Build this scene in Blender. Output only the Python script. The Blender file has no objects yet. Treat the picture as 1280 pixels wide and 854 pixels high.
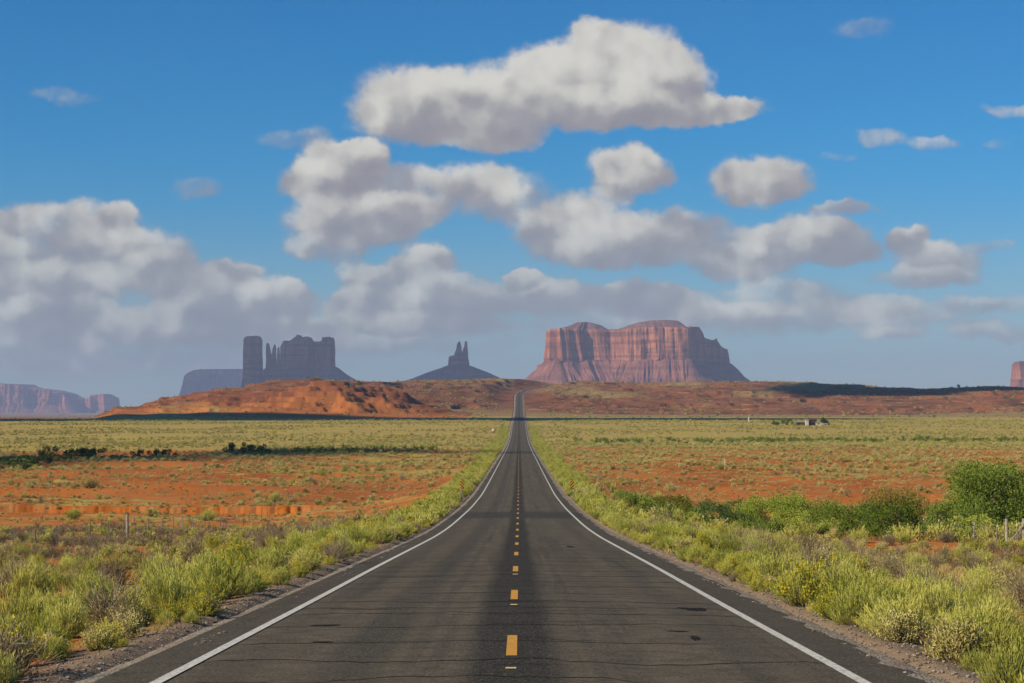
import bpy, math, random
import numpy as np
from mathutils import Vector
C = bpy.context.scene.collection
SC = bpy.context.scene
R = math.radians
rng = np.random.default_rng(7)
random.seed(7)
F_PX = 2470.0            # focal length in photo pixels (1280 wide)
VX, HY = 649.0, 505.0    # azimuth of the road's heading and level line in photo pixels
EYE = 1.9                # eye height; world z = elevation relative to the eye + EYE

# ------------------------------------------------------------------ camera
cam_d = bpy.data.cameras.new('camera'); cam = bpy.data.objects.new('camera', cam_d); C.objects.link(cam)
cam_d.sensor_width = 36.0; cam_d.lens = 36.0 * F_PX / 1280.0
cam_d.clip_start = 0.5; cam_d.clip_end = 80000
cam.location = (0, 0, EYE)
cam.rotation_euler = (R(90) + math.atan((HY - 427) / F_PX), 0, math.atan((VX - 640) / F_PX))
SC.camera = cam

# ------------------------------------------------------------------ sun
SUN_AZ, SUN_EL = -116.0, 31.0      # azimuth measured clockwise from +Y
sv = Vector((math.sin(R(SUN_AZ)) * math.cos(R(SUN_EL)), math.cos(R(SUN_AZ)) * math.cos(R(SUN_EL)), math.sin(R(SUN_EL))))
sun_d = bpy.data.lights.new('sun', 'SUN'); sun_d.energy = 5.0; sun_d.angle = R(0.53); sun_d.color = (1.0, 0.88, 0.68)
sun = bpy.data.objects.new('sun', sun_d); C.objects.link(sun)
sun.rotation_euler = sv.to_track_quat('Z', 'Y').to_euler()

SC.view_settings.view_transform = 'Standard'; SC.view_settings.look = 'None'
SC.view_settings.gamma = 1.0; SC.view_settings.use_curve_mapping = False
SC.view_settings.exposure = 0.22
SC.render.engine = 'CYCLES'
cy = SC.cycles
cy.max_bounces = 4; cy.diffuse_bounces = 2; cy.glossy_bounces = 1; cy.transmission_bounces = 2
cy.transparent_max_bounces = 8; cy.volume_bounces = 0
cy.use_denoising = True; cy.use_adaptive_sampling = True; cy.adaptive_threshold = 0.02
cy.caustics_reflective = False; cy.caustics_refractive = False

# ------------------------------------------------------------------ node helper
class NT:
    def __init__(s, tree, clear=True):
        s.t = tree
        if clear: tree.nodes.clear()
    def n(s, typ, **kw):
        nd = s.t.nodes.new(typ)
        ins = kw.pop('ins', {})
        for k, v in kw.items(): setattr(nd, k, v)
        for k, v in ins.items():
            sock = nd.inputs[k]
            if isinstance(v, bpy.types.NodeSocket): s.t.links.new(v, sock)
            else: sock.default_value = v
        return nd
    def m(s, op, a, b=0.0, c=0.0, clamp=False):
        nd = s.t.nodes.new('ShaderNodeMath'); nd.operation = op; nd.use_clamp = clamp
        for i, v in enumerate((a, b, c)):
            if isinstance(v, bpy.types.NodeSocket): s.t.links.new(v, nd.inputs[i])
            else: nd.inputs[i].default_value = v
        return nd.outputs[0]
    def v(s, op, a, b=(0, 0, 0), c=(0, 0, 0), out=0):
        nd = s.t.nodes.new('ShaderNodeVectorMath'); nd.operation = op
        for i, v in enumerate((a, b, c)):
            if i >= len(nd.inputs): break
            if isinstance(v, bpy.types.NodeSocket): s.t.links.new(v, nd.inputs[i])
            else:
                try: nd.inputs[i].default_value = v
                except Exception: pass
        return nd.outputs[out]
    def mix(s, f, a, b, blend='MIX'):
        nd = s.t.nodes.new('ShaderNodeMix'); nd.data_type = 'RGBA'; nd.blend_type = blend
        for i, v in ((0, f), (6, a), (7, b)):
            if isinstance(v, bpy.types.NodeSocket): s.t.links.new(v, nd.inputs[i])
            else:
                if i > 0 and len(v) == 3: v = (*v, 1)
                nd.inputs[i].default_value = v
        return nd.outputs[2]
    def ss(s, x, lo, hi, a=0.0, b=1.0):
        nd = s.t.nodes.new('ShaderNodeMapRange'); nd.interpolation_type = 'SMOOTHSTEP'
        s.t.links.new(x, nd.inputs[0])
        for i, v in enumerate((lo, hi, a, b)): nd.inputs[i + 1].default_value = v
        return nd.outputs[0]
    def noise(s, vec, scale, detail=3, rough=0.55, out='Fac', dim='3D'):
        nd = s.t.nodes.new('ShaderNodeTexNoise'); nd.noise_dimensions = dim
        if vec is not None: s.t.links.new(vec, nd.inputs['Vector'])
        nd.inputs['Scale'].default_value = scale; nd.inputs['Detail'].default_value = detail
        nd.inputs['Roughness'].default_value = rough
        return nd.outputs[out]

# ------------------------------------------------------------------ world: Nishita sky with cloud field
W = bpy.data.worlds.new('World'); SC.world = W; W.use_nodes = True
w = NT(W.node_tree)
SKY_STR = 0.085
sky = w.n('ShaderNodeTexSky', sky_type='NISHITA', sun_disc=False, sun_elevation=R(SUN_EL), sun_rotation=R(SUN_AZ),
          altitude=1600, air_density=1.0, dust_density=0.6, ozone_density=3.0)
hs = w.n('ShaderNodeHueSaturation', ins={'Saturation': 1.22, 'Value': 0.78, 'Color': sky.outputs[0]})
tc = w.n('ShaderNodeTexCoord')
sep = w.n('ShaderNodeSeparateXYZ', ins={0: tc.outputs['Generated']})
az = w.m('ARCTAN2', sep.outputs[0], sep.outputs[1])
el = w.m('ARCSINE', sep.outputs[2])
# angles in units of one photo pixel's worth of arc, /100
K = F_PX / 100.0
pu = w.m('MULTIPLY_ADD', az, K, VX / 100.0); pv = w.m('MULTIPLY_ADD', el, -K, HY / 100.0)
P0 = w.n('ShaderNodeCombineXYZ', ins={0: pu, 1: pv, 2: 0.0}).outputs[0]
# uneven outlines: two scales of warp
nz1 = w.noise(P0, 1.1, 3, 0.6, 'Color'); nz2 = w.noise(P0, 4.5, 3, 0.6, 'Color')
wv = w.v('MULTIPLY_ADD', nz1, (0.62, 0.36, 0), (-0.31, -0.18, 0))
wv2 = w.v('MULTIPLY_ADD', nz2, (0.20, 0.17, 0), (-0.10, -0.085, 0))
P = w.v('ADD', w.v('ADD', P0, wv), wv2)
# cloud lobes: (x, y, rx, ry, strength)
LOBES = [   # far layers first, nearer lobes later
 (60,470,140,22,.42),(270,458,150,18,.36),(150,420,250,46,.42),(430,445,60,18,.35),(700,395,260,22,.5),(1000,398,180,16,.45),(480,430,90,12,.35),(1110,418,44,10,.5),(1240,420,70,14,.62),(560,428,170,22,.40),(900,405,170,22,.48),(1150,395,120,22,.40),(1230,385,70,13,.45),
 (245,237,36,17,.42),(365,178,50,15,.40),(85,132,50,12,.34),(1098,180,30,13,.5),(1160,190,32,12,.5),(1075,44,48,13,.34),(1262,150,36,10,.5),(1235,188,20,9,.3),(1230,312,28,7,.35),(1040,203,28,8,.35),(1050,268,44,9,.6),
 (742,36,24,15,.6),(770,85,84,56,1),(690,108,62,50,1),(838,108,56,44,1),(775,140,118,28,1),(905,140,60,17,.95),
 (610,172,64,24,.85),(600,140,88,50,1),(512,137,84,50,1),
 (740,250,60,16,.5),(610,240,68,36,.85),(787,218,52,34,1),(500,228,60,24,.7),(425,215,62,30,1),(452,198,36,18,.95),(385,232,46,24,.9),
 (945,232,66,34,1),(830,300,110,34,.8),(720,292,84,42,1),(770,305,90,28,1),(450,275,92,34,1),(510,265,50,24,.9),(405,312,48,22,.75),
 (1000,300,76,26,.85),(1045,312,60,26,.9),(935,330,66,26,.8),(1130,300,22,20,.85),(1170,332,56,28,.8),(1150,352,70,16,.7),
 (90,286,92,26,.75),(158,276,22,22,.85),(8,300,20,24,.95),(140,320,104,32,.85),(0,325,60,26,.7),(525,325,42,22,.85),(70,358,104,30,1),(200,345,50,26,.8),
 (300,340,38,18,.9),(245,372,58,30,.95),(300,376,50,32,1),(352,378,42,32,1),
 (690,370,90,24,.75),(655,350,26,14,1),(480,345,60,24,.8),(560,372,60,36,1),(470,385,70,28,1),(520,405,110,16,.75),(800,370,54,26,1),(850,380,50,20,.8),(980,370,80,20,.6),(1080,385,70,15,.5),
 (60,400,110,26,.7),(250,410,140,28,.75),(75,440,60,34,.62),(360,420,70,22,.7),
]
acc = (0, 0, 0)
for (lx, ly, rx, ry, s_) in LOBES:
    gr = 1.16
    ix, iy = 100.0 / (rx * gr), 100.0 / (ry * gr)
    Pk = P if isinstance(acc, tuple) else w.v('MULTIPLY_ADD', acc, (1e-9, 1e-9, 0), P)   # keeps the evaluation in sequence
    q = w.v('MULTIPLY_ADD', Pk, (ix, iy, 0), (-lx / 100 * ix, -ly / 100 * iy, 1))
    d2 = w.v('DOT_PRODUCT', q, q, out=1)
    g = w.ss(d2, 2.25, 1.15, 0.0, float(s_))
    mx = W.node_tree.nodes.new('ShaderNodeMix'); mx.data_type = 'VECTOR'; mx.factor_mode = 'UNIFORM'
    W.node_tree.links.new(g, mx.inputs[0]); W.node_tree.links.new(q, mx.inputs[5])
    if isinstance(acc, tuple): mx.inputs[4].default_value = acc
    else: W.node_tree.links.new(acc, mx.inputs[4])
    acc = mx.outputs[1]
sp = w.n('ShaderNodeSeparateXYZ', ins={0: acc})
F = sp.outputs[2]
inv = w.m('DIVIDE', 1.0, w.m('ADD', sp.outputs[2], 0.04))
tx = w.m('MULTIPLY', sp.outputs[0], inv); ty = w.m('MULTIPLY', sp.outputs[1], inv)
# scattered clouds away from the part of the sky the photograph shows
far_ = w.ss(w.m('ABSOLUTE', az), R(17), R(26)); hi_ = w.ss(el, R(14), R(22))
outm = w.m('MAXIMUM', far_, hi_)
gen = w.noise(w.v('MULTIPLY', tc.outputs['Generated'], (1, 1, 2.6)), 2.6, 4, 0.55)
F = w.m('ADD', F, w.m('MULTIPLY', outm, w.ss(gen, 0.60, 0.74)))
fb = w.noise(P0, 2.1, 6, 0.60)
PA = w.v('ADD', P0, wv2)
r1 = w.noise(PA, 1.5, 2, 0.5); r2 = w.noise(w.v('ADD', PA, (-0.13, -0.20, 0)), 1.5, 2, 0.5)
D = w.m('ADD', F, w.m('MULTIPLY', w.m('SUBTRACT', fb, 0.5), 0.85))
bot = w.ss(ty, 0.1, 0.9)
alpha = w.ss(w.m('SUBTRACT', D, w.m('MULTIPLY', bot, 0.12)), 0.13, 0.84)
relief = w.m('MULTIPLY', w.m('SUBTRACT', r1, r2), 1.9)
lit = w.m('ADD', w.m('MULTIPLY', ty, -0.56), w.m('MULTIPLY', tx, -0.12))
lowf = w.m('MULTIPLY', w.m('SUBTRACT', w.noise(P0, 0.9, 2, 0.5), 0.5), 1.5)
fine = w.m('MULTIPLY', w.m('SUBTRACT', fb, 0.5), 0.35)
brt = w.m('ADD', w.m('ADD', w.m('ADD', lit, relief), lowf), fine)
elf = w.ss(pv, 1.2, 3.2)       # lower clouds are thicker and greyer
brt = w.m('SUBTRACT', w.m('ADD', brt, 0.66), w.m('MULTIPLY', elf, 0.28))
brt = w.m('MULTIPLY', w.ss(brt, -0.25, 1.25), w.ss(D, 0.15, 0.72, 0.45, 1.0))
ramp = w.n('ShaderNodeValToRGB', ins={0: brt})
cr = ramp.color_ramp
cr.elements[0].position = 0.0; cr.elements[0].color = (0.25, 0.242, 0.266, 1)
cr.elements[1].position = 1.0; cr.elements[1].color = (0.62, 0.60, 0.545, 1)
for p_, c_ in ((0.35, (0.315, 0.304, 0.31, 1)), (0.65, (0.46, 0.445, 0.415, 1))):
    e_ = cr.elements.new(p_); e_.color = c_
cl = w.v('SCALE', ramp.outputs[0]); W.node_tree.nodes[-1].inputs['Scale'].default_value = 1.0 / SKY_STR
above = w.ss(el, R(0.15), R(1.0))
alpha = w.m('MULTIPLY', w.m('MULTIPLY', alpha, above), w.ss(pv, 2.2, 4.3, 0.97, 0.78))
tint = w.mix(w.ss(el, R(-1), R(8.5)), (0.86, 0.90, 1.06), (0.29, 1.02, 1.30))
hz = w.mix(w.ss(el, R(0.0), R(6), 0.5, 0.0), w.mix(1.0, hs.outputs[0], tint, 'MULTIPLY'), tuple(c / SKY_STR for c in (0.27, 0.40, 0.41)))
skc = w.mix(alpha, hz, cl)
bg = w.n('ShaderNodeBackground', ins={'Color': skc, 'Strength': SKY_STR})
wo = w.n('ShaderNodeOutputWorld', ins={'Surface': bg.outputs[0]})
W.cycles.sampling_method = 'MANUAL'; W.cycles.sample_map_resolution = 512

# ------------------------------------------------------------------ numeric noise
_perm = rng.random((256, 256))
def vnoise(x, y):
    xi = np.floor(x).astype(int); yi = np.floor(y).astype(int)
    fx = x - xi; fy = y - yi
    fx = fx * fx * (3 - 2 * fx); fy = fy * fy * (3 - 2 * fy)
    a = _perm[xi & 255, yi & 255]; b = _perm[(xi + 1) & 255, yi & 255]
    c = _perm[xi & 255, (yi + 1) & 255]; d = _perm[(xi + 1) & 255, (yi + 1) & 255]
    return (a * (1 - fx) + b * fx) * (1 - fy) + (c * (1 - fx) + d * fx) * fy - 0.5
def fbm(x, y, oct=4, rough=0.5):
    s = 0; a = 1; t = 0
    for i in range(oct):
        s = s + a * vnoise(x * 2 ** i + 17.3 * i, y * 2 ** i + 9.1 * i); t += a; a *= rough
    return s / t * 2
def sstep(x, lo, hi):
    t = np.clip((x - lo) / (hi - lo), 0, 1); return t * t * (3 - 2 * t)

# ------------------------------------------------------------------ terrain: elevation relative to the eye
ROAD = np.array([(-60, 0.9), (-20, -0.95), (0, -1.9), (19.65, -2.776), (35.5, -3.49), (50, -4.12), (87.6, -5.82), (106.5, -6.55), (137, -7.50), (156, -8.05), (197.6, -9.0),
    (248, -9.62), (299, -10.2), (391, -11.2), (542, -12.9), (700, -14.2), (805, -14.6), (936, -13.9), (1133, -11.8), (1500, -10.4), (1700, -9.3), (1814, -6.5),
    (2000, 1.0), (2195, 9.6), (2400, 17.6), (2600, 23), (2800, 27), (3200, 24)])
SIDE = np.array([(-60, 0.5), (-20, -1.5), (0, -2.4), (20, -3.35), (45, -4.8), (87.6, -6.95), (130, -8.9), (150, -9.8), (176, -10.5), (220, -10.9), (300, -11.0), (400, -11.5), (542, -12.9),
    (700, -14.2), (805, -14.6), (936, -13.9), (1133, -11.8), (1400, -10.6), (1700, -10.6), (2000, -13), (4000, -28), (8000, -50), (14000, -68), (40000, -150)])
def smooth_tab(tab):
    t = np.linspace(math.log(80), math.log(40100), 3000)
    e = np.interp(np.exp(t) - 80 + -0.0, tab[:, 0], tab[:, 1])
    k = np.hanning(81); k /= k.sum()
    return t, np.convolve(np.pad(e, 40, 'edge'), k, 'valid')
_rt, _re = smooth_tab(ROAD); _st, _se = smooth_tab(SIDE)
def road_e(y):
    y = np.asarray(y, float)
    return np.where(y < 2, np.interp(y, ROAD[:, 0], ROAD[:, 1]) , np.interp(np.log(np.maximum(y, 0) + 80), _rt, _re))
def side_e(y):
    y = np.asarray(y, float)
    return np.where(y < 2, np.interp(y, SIDE[:, 0], SIDE[:, 1]), np.interp(np.log(np.maximum(y, 0) + 80), _st, _se))
def road_cx(y):
    y = np.asarray(y, float)
    return -0.09 + np.where(y > 2180, 0.00022 * (y - 2180) ** 2, 0.0)
SKYL = np.array([(60,530),(100,527),(115,524),(145,509),(180,506),(200,498),(230,494),(260,487),(300,484),(330,477),(370,473.5),(395,473),(430,474),(460,475),(500,477),
    (560,474.5),(620,473.5),(650,474),(680,473),(740,476),(800,478),(870,476),(940,476),(980,478),(1040,479),(1100,482),(1150,485),(1190,484),(1240,482),(1280,484),(1500,490),(1700,500)])
def height(x, y, detail=True):
    """ground height in world z"""
    x = np.asarray(x, float); y = np.asarray(y, float)
    re = road_e(y); se = side_e(y); dx = np.abs(x - road_cx(y))
    yc = np.clip(y, 1, None)
    px = VX + F_PX * x / yc
    px = np.where(y > 300, px, VX + np.sign(x) * 400)
    wob = 6 * fbm(x / 40, y / 40, 3)
    # the wash on both sides, its far bank cut steep on the left
    yl = 206 + wob * 0.7 + 0.05 * (x + 40) + 0.55 * fbm(x / 0.55, x * 0 + 3.3, 2, .6) + 0.5 * fbm(x / 2.6, x * 0 + 6.3, 2) + 2.2 * np.abs(fbm(x / 9, x * 0 + 1.3, 3, .6))
    wl = sstep(-x, 17, 26) * sstep(y, 146, 178) * (1 - sstep(y, yl, yl + 1.3)) * (1 - sstep(-x, 160, 220))
    se = se - (0.88 + 0.5 * fbm(x / 16, x * 0 + 8.3, 3)) * wl
    wr = sstep(x, 13, 22) * sstep(y, 140, 160) * (1 - sstep(y, 188 + wob, 200 + wob))
    se = se - 1.3 * wr
    yb = 548 + wob * 2
    wf = sstep(-x, 60, 110) * sstep(y, 425, 470) * (1 - sstep(y, yb, yb + 9))
    se = se - 2.1 * wf
    if detail:
        mid = sstep(y, 208, 225) * (1 - sstep(y, 560, 700)) * sstep(dx, 14, 30)
        n = fbm(x / 33, y / 18, 4) * 1.1
        led = n + 0.35 * np.floor(n * 5) / 5 * 1.6
        se = se + mid * led * 0.7
        se = se + 0.10 * fbm(x / 2.1, y / 2.1, 3) * sstep(dx, 6, 10) * (1 - sstep(y, 300, 500)) + 0.3 * fbm(x / 11, y / 11, 3) * sstep(dx, 8, 16)
    # hills
    Zr = np.interp(px, [60, 115, 400, 520, 650, 1000, 1280], [1600, 1700, 1950, 2300, 2700, 2550, 2300])
    Z0 = np.interp(px, [60, 300, 520, 650, 1000, 1280], [1400, 1420, 1480, 1560, 1620, 1560])
    top = (HY - np.interp(px, SKYL[:, 0], SKYL[:, 1])) * Zr / F_PX
    u = np.clip((y - Z0) / (Zr - Z0), 0, 1)
    shp = np.interp(px, [100, 400, 560, 640, 1000, 1280], [0.62, 0.75, 0.95, 1.05, 1.15, 1.3])
    sh = (u * u * (3 - 2 * u)) ** shp
    after = sstep(y, Zr, Zr + 1800)
    plain = np.interp(np.minimum(y, Zr), SIDE[:, 0], SIDE[:, 1])
    rise = (top - plain) * sh
    hill = se + (rise) * (1 - after) * (y > Z0)
    zone = sstep(y, Z0 - 30, Z0 + 60) * (1 - after)
    if detail:
        amp = sstep(rise, 0.5, 10) * zone
        nz = fbm(x / 120, y / 160, 5, 0.55)
        g = np.abs(fbm(x / 55, y / 170, 4, 0.55))
        hill = hill + amp * (3.2 * nz - 4.2 * g + 1.6 * fbm(x / 17, y / 28, 3, .6)) * (1 - 0.65 * sstep(u, 0.8, 1.0))
    # orange mound in front of the left hills
    mr_x, mr_y = x + 158, y - 1640
    ang = np.arctan2(mr_y, mr_x)
    rad = np.sqrt((mr_x / 1.10) ** 2 + (mr_y / 1.25) ** 2)
    gul = 0.10 * np.sin(ang * 11 + 2 * fbm(x / 30, y / 30, 2)) + 0.16 * fbm(np.cos(ang) * 3 + 5, np.sin(ang) * 3 + rad / 60, 3)
    md = 34.5 * np.clip(1 - (rad / 84) * (1 + gul * sstep(rad, 8, 40)), 0, 1) ** 0.92
    md = np.minimum(md, 31.5 + 0.4 * fbm(x / 9, y / 9, 2))
    r2 = np.sqrt(((x + 105) / 62) ** 2 + ((y - 1625) / 60) ** 2)
    md2 = 17 * np.clip(1 - r2 * (1 + gul), 0, 1)
    # spur running right from the top of the mound, capped by a dark ledge
    t = np.clip((x + 160) / 110, 0, 1)
    cyy = 1660 + 50 * t
    sp_ = (31 - 13 * t) * np.clip(1.25 - np.abs(y - cyy) / (46 + 10 * np.sin(x / 9)), 0, 1) * sstep(x, -176, -160) * (1 - sstep(x, -112, -48))
    sp_ = np.minimum(sp_, 29.5 - 12 * t)
    base = np.interp(y, SIDE[:, 0], SIDE[:, 1])
    md = np.maximum(np.maximum(md, md2), sp_)
    md = md + sstep(md, 0.5, 6) * (2.2 * fbm(x / 26, y / 26, 4, .6) - 2.6 * np.abs(fbm(x / 15, y / 30, 3, .6))) * (1 - .7 * sstep(md, 27, 31))
    hill = np.where(md > 0.01, np.maximum(hill, base + md), hill)
    if detail:
        # bedded ledges
        amp = sstep(hill - base, 1.0, 8) * zone
        st = 4.6; wv_ = 2.4 * fbm(x / 240, y / 240, 2) + 0.9 * fbm(x / 30, y / 40, 2)
        fr = (hill + wv_) / st; k = np.floor(fr); f = fr - k
        ter = (k + np.clip((f - 0.68) / 0.24, 0, 1) ** 1.2) * st - wv_
        am = 0.72 * np.clip(0.8 + 1.6 * fbm(x / 70, y / 90, 3), 0.15, 1.15)
        hill = hill * (1 - am * amp) + ter * am * amp
    # small orange mound on the right
    r3 = np.sqrt(((x - 452) / 42) ** 2 + ((y - 1890) / 60) ** 2)
    hill = hill + 8.5 * np.clip(1 - r3 ** 1.3, 0, 1)
    se = hill
    # road corridor
    d = np.where(y > 1150, 1, 0)
    ow = 6.2 + 0.002 * np.clip(y - 1100, 0, 2000); od = 9 + ow + 0.02 * np.clip(y - 1100, 0, 3000)
    t = np.clip((dx - ow) / (od - ow + 3), 0, 1); t = t * t * (3 - 2 * t)
    shoulder = re - 0.22 * sstep(dx, 4.2, 6.5)
    e = shoulder * (1 - t) + se * t
    e = np.where(y > 3000, se, e)
    cut = (0.16 + 0.0005 * np.clip(y, 0, 3000)) * (1 - sstep(dx, 4.3, 4.9))
    return e - cut * (y < 3000) + EYE

def veg_mask(x, y):
    """share of the ground under grass and small forbs"""
    dx = np.abs(x - road_cx(y))
    n = fbm(x / 26, y / 40, 4); n2 = fbm(x / 130, y / 200, 3)
    plain = sstep(y + 45 * n2 + 30 * n, 545, 610)
    near = 0.36 - 0.2 * sstep(y, 150, 180) + 0.5 * n
    mid = 0.26 - 0.16 * (1 - sstep(y, 250, 380)) + 0.55 * n + 0.4 * n2
    m = np.where(y < 200, near, mid)
    m = m * (1 - plain) + plain * (0.86 + 0.25 * n)
    yl_ = 206 + 6 * fbm(x / 40, y / 40, 3) * 0.7 + 0.05 * (x + 40)
    bank = (x < -20) & (x > -190) & (y > yl_ - 1.5) & (y < yl_ + 2.2)
    m = np.where(bank, 0.0, m)
    Z0 = np.where(x < -40, 1395, 1690)
    hillm = sstep(y, Z0, Z0 + 90)
    hv = 0.16 + 1.1 * fbm(x / 90, y / 220, 4) + 0.40 * sstep(y, 2150, 2500)
    hv = hv - 0.7 * (np.sqrt(((x + 140) / 120) ** 2 + ((y - 1650) / 95) ** 2) < 1)
    m = m * (1 - hillm) + hillm * hv
    vs_ = 3.2 * sstep(y, 1100, 1600)
    verge = (1 - sstep(dx + vs_, 8.2, 10.5)) * (y < 2500) * sstep(dx, 5.7, 7.0)
    m = np.maximum(m, verge * 0.85)
    m = np.where((dx < 5.6) & (y < 1100), 0.45 + 0.3 * n, m)
    return np.clip(m, 0, 1), verge

def new_mesh(name, verts, faces, mats=(), smooth=False, midx=None):
    me = bpy.data.meshes.new(name)
    verts = np.asarray(verts, np.float32)
    if isinstance(faces, np.ndarray):
        nv = faces.shape[1]; nf = len(faces)
        me.vertices.add(len(verts)); me.vertices.foreach_set('co', verts.ravel())
        me.loops.add(nf * nv); me.loops.foreach_set('vertex_index', faces.astype(np.int32).ravel())
        me.polygons.add(nf); me.polygons.foreach_set('loop_start', np.arange(0, nf * nv, nv, dtype=np.int32))
        me.update(calc_edges=True)
    else:
        me.from_pydata([tuple(map(float, v)) for v in verts], [], faces); me.update()
    for mt in mats: me.materials.append(mt)
    if midx is not None: me.polygons.foreach_set('material_index', np.asarray(midx, np.int32))
    me.polygons.foreach_set('use_smooth', [smooth] * len(me.polygons))
    return me
def obj(name, me, parent=None, loc=None):
    o = bpy.data.objects.new(name, me); C.objects.link(o)
    if parent is not None: o.parent = parent
    if loc is not None: o.location = loc
    return o
def tag(o, label=None, cat=None, group=None, kind=None):
    if label: o['label'] = label
    if cat: o['category'] = cat
    if group: o['group'] = group
    if kind: o['kind'] = kind
    return o
def attr(me, name, data, typ='FLOAT'):
    a = me.attributes.new(name, typ, 'POINT'); a.data.foreach_set('value', np.asarray(data, np.float32).ravel()); return a
def grid_faces(nr, nc, wrap=False):
    i = np.arange(nr - 1)[:, None]; j = np.arange(nc if wrap else nc - 1)[None, :]
    j2 = (j + 1) % nc
    a = i * nc + j; b = i * nc + j2; c = (i + 1) * nc + j2; d = (i + 1) * nc + j
    return np.stack([a, b, c, d], -1).reshape(-1, 4)

# ------------------------------------------------------------------ materials
def mat(name):
    m = bpy.data.materials.new(name); m.use_nodes = True
    return m, NT(m.node_tree)
def finish(t, col, rough=0.9, spec=0.2, bump=None, bd=0.1, bs=0.5):
    kw = {'Base Color': col, 'Roughness': rough, 'Specular IOR Level': spec}
    if bump is not None:
        b = t.n('ShaderNodeBump', ins={'Height': bump, 'Distance': bd, 'Strength': bs}); kw['Normal'] = b.outputs[0]
    p = t.n('ShaderNodeBsdfPrincipled', ins=kw); t.n('ShaderNodeOutputMaterial', ins={0: p.outputs[0]})
    return p
def simple(name, col, rough=0.8, var=0.15, scale=6.0, spec=0.3, metal=0.0):
    m, t = mat(name); g = t.n('ShaderNodeNewGeometry')
    nz = t.noise(g.outputs['Position'], scale, 4)
    c = t.mix(t.ss(nz, 0.3, 0.7), tuple(max(0, v * (1 - var)) for v in col), tuple(min(1, v * (1 + var)) for v in col))
    p = finish(t, c, rough, spec); p.inputs['Metallic'].default_value = metal
    return m

# ground
M_ground, t = mat('desert_ground')
geo = t.n('ShaderNodeNewGeometry'); pos = geo.outputs['Position']
av = t.n('ShaderNodeAttribute', attribute_name='veg').outputs['Fac']; avg = t.n('ShaderNodeAttribute', attribute_name='verge').outputs['Fac']
arock = t.n('ShaderNodeAttribute', attribute_name='hill').outputs['Fac']
n_a = t.noise(pos, 0.045, 4); n_b = t.noise(pos, 0.5, 4); n_c = t.noise(pos, 5.0, 4, 0.7); n_d = t.noise(pos, 28.0, 3, 0.7)
soil = t.mix(t.ss(n_a, 0.35, 0.65), (0.35, 0.088, 0.013), (0.50, 0.148, 0.020))
soil = t.mix(t.ss(n_b, 0.35, 0.75), soil, (0.34, 0.16, 0.055))
soil = t.mix(t.m('MULTIPLY', t.ss(n_c, 0.5, 0.8), 0.5), soil, (0.20, 0.085, 0.026))
grass = t.mix(t.ss(n_b, 0.35, 0.65), (0.34, 0.235, 0.05), (0.47, 0.345, 0.085))
grass = t.mix(t.ss(n_a, 0.4, 0.66), grass, (0.34, 0.265, 0.075))
grass = t.mix(t.m('MULTIPLY', avg, 0.7), grass, (0.27, 0.27, 0.045))
n_m = t.noise(pos, 0.17, 5, 0.65)
thr = t.m('ADD', t.m('MULTIPLY', t.m('SUBTRACT', n_c, 0.5), 0.9), t.m('ADD', t.m('MULTIPLY', t.m('SUBTRACT', n_b, 0.5), 1.3), t.m('MULTIPLY', t.m('SUBTRACT', n_m, 0.5), 1.5)))
gm = t.ss(t.m('ADD', av, thr), 0.35, 0.62)
hillc = t.mix(t.ss(n_b, 0.35, 0.7), (0.19, 0.078, 0.032), (0.25, 0.115, 0.052))
s_pos = t.n('ShaderNodeSeparateXYZ', ins={0: pos}); lefty = t.m('MULTIPLY', t.ss(s_pos.outputs[0], -20, -90), t.ss(s_pos.outputs[1], 1800, 1690))
hillc = t.mix(t.m('MULTIPLY', t.ss(t.m('ADD', n_a, t.m('MULTIPLY', lefty, 0.22)), 0.5, 0.66), 0.8), hillc, (0.28, 0.080, 0.023))
z_ = t.n('ShaderNodeSeparateXYZ', ins={0: pos}).outputs[2]
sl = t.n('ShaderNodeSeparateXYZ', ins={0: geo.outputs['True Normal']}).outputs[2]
bed = t.noise(t.v('MULTIPLY', pos, (0.03, 0.012, 0.42)), 1.0, 5, 0.68)
hillc = t.mix(t.ss(bed, 0.52, 0.62), hillc, (0.11, 0.042, 0.024))
hillc = t.mix(t.ss(bed, 0.40, 0.34), hillc, (0.38, 0.19, 0.10))
n_r = t.noise(pos, 0.11, 5, 0.7)
hillc = t.mix(t.m('MULTIPLY', t.ss(n_r, 0.52, 0.62), 0.75), hillc, (0.12, 0.047, 0.024))
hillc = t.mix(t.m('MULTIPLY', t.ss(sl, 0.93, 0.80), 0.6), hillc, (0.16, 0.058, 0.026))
dxr = t.m('ABSOLUTE', t.n('ShaderNodeSeparateXYZ', ins={0: pos}).outputs[0])
dust = t.mix(n_c, (0.13, 0.10, 0.07), (0.34, 0.26, 0.17))
soil = t.mix(t.m('MULTIPLY', t.ss(t.m('ADD', dxr, t.m('MULTIPLY', n_b, 1.2)), 5.6, 6.8, 1.0, 0.0), 0.9), soil, dust)
soil = t.mix(arock, soil, hillc)
steep = t.ss(sl, 0.80, 0.93)
gm = t.m('MULTIPLY', t.m('MULTIPLY', gm, steep), t.ss(t.m('ADD', dxr, t.m('MULTIPLY', n_b, 1.2)), 5.9, 7.3))
grass = t.mix(t.m('MULTIPLY', arock, t.m('SUBTRACT', 1.0, avg)), grass, t.mix(t.ss(n_b, 0.3, 0.7), (0.23, 0.145, 0.05), (0.33, 0.225, 0.09)))
col = t.mix(gm, soil, grass)
bmp = t.m('ADD', t.m('MULTIPLY', n_c, 0.35), t.m('MULTIPLY', n_d, 0.08))
finish(t, col, 0.95, 0.1, bmp, 0.3, 0.6)

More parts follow.
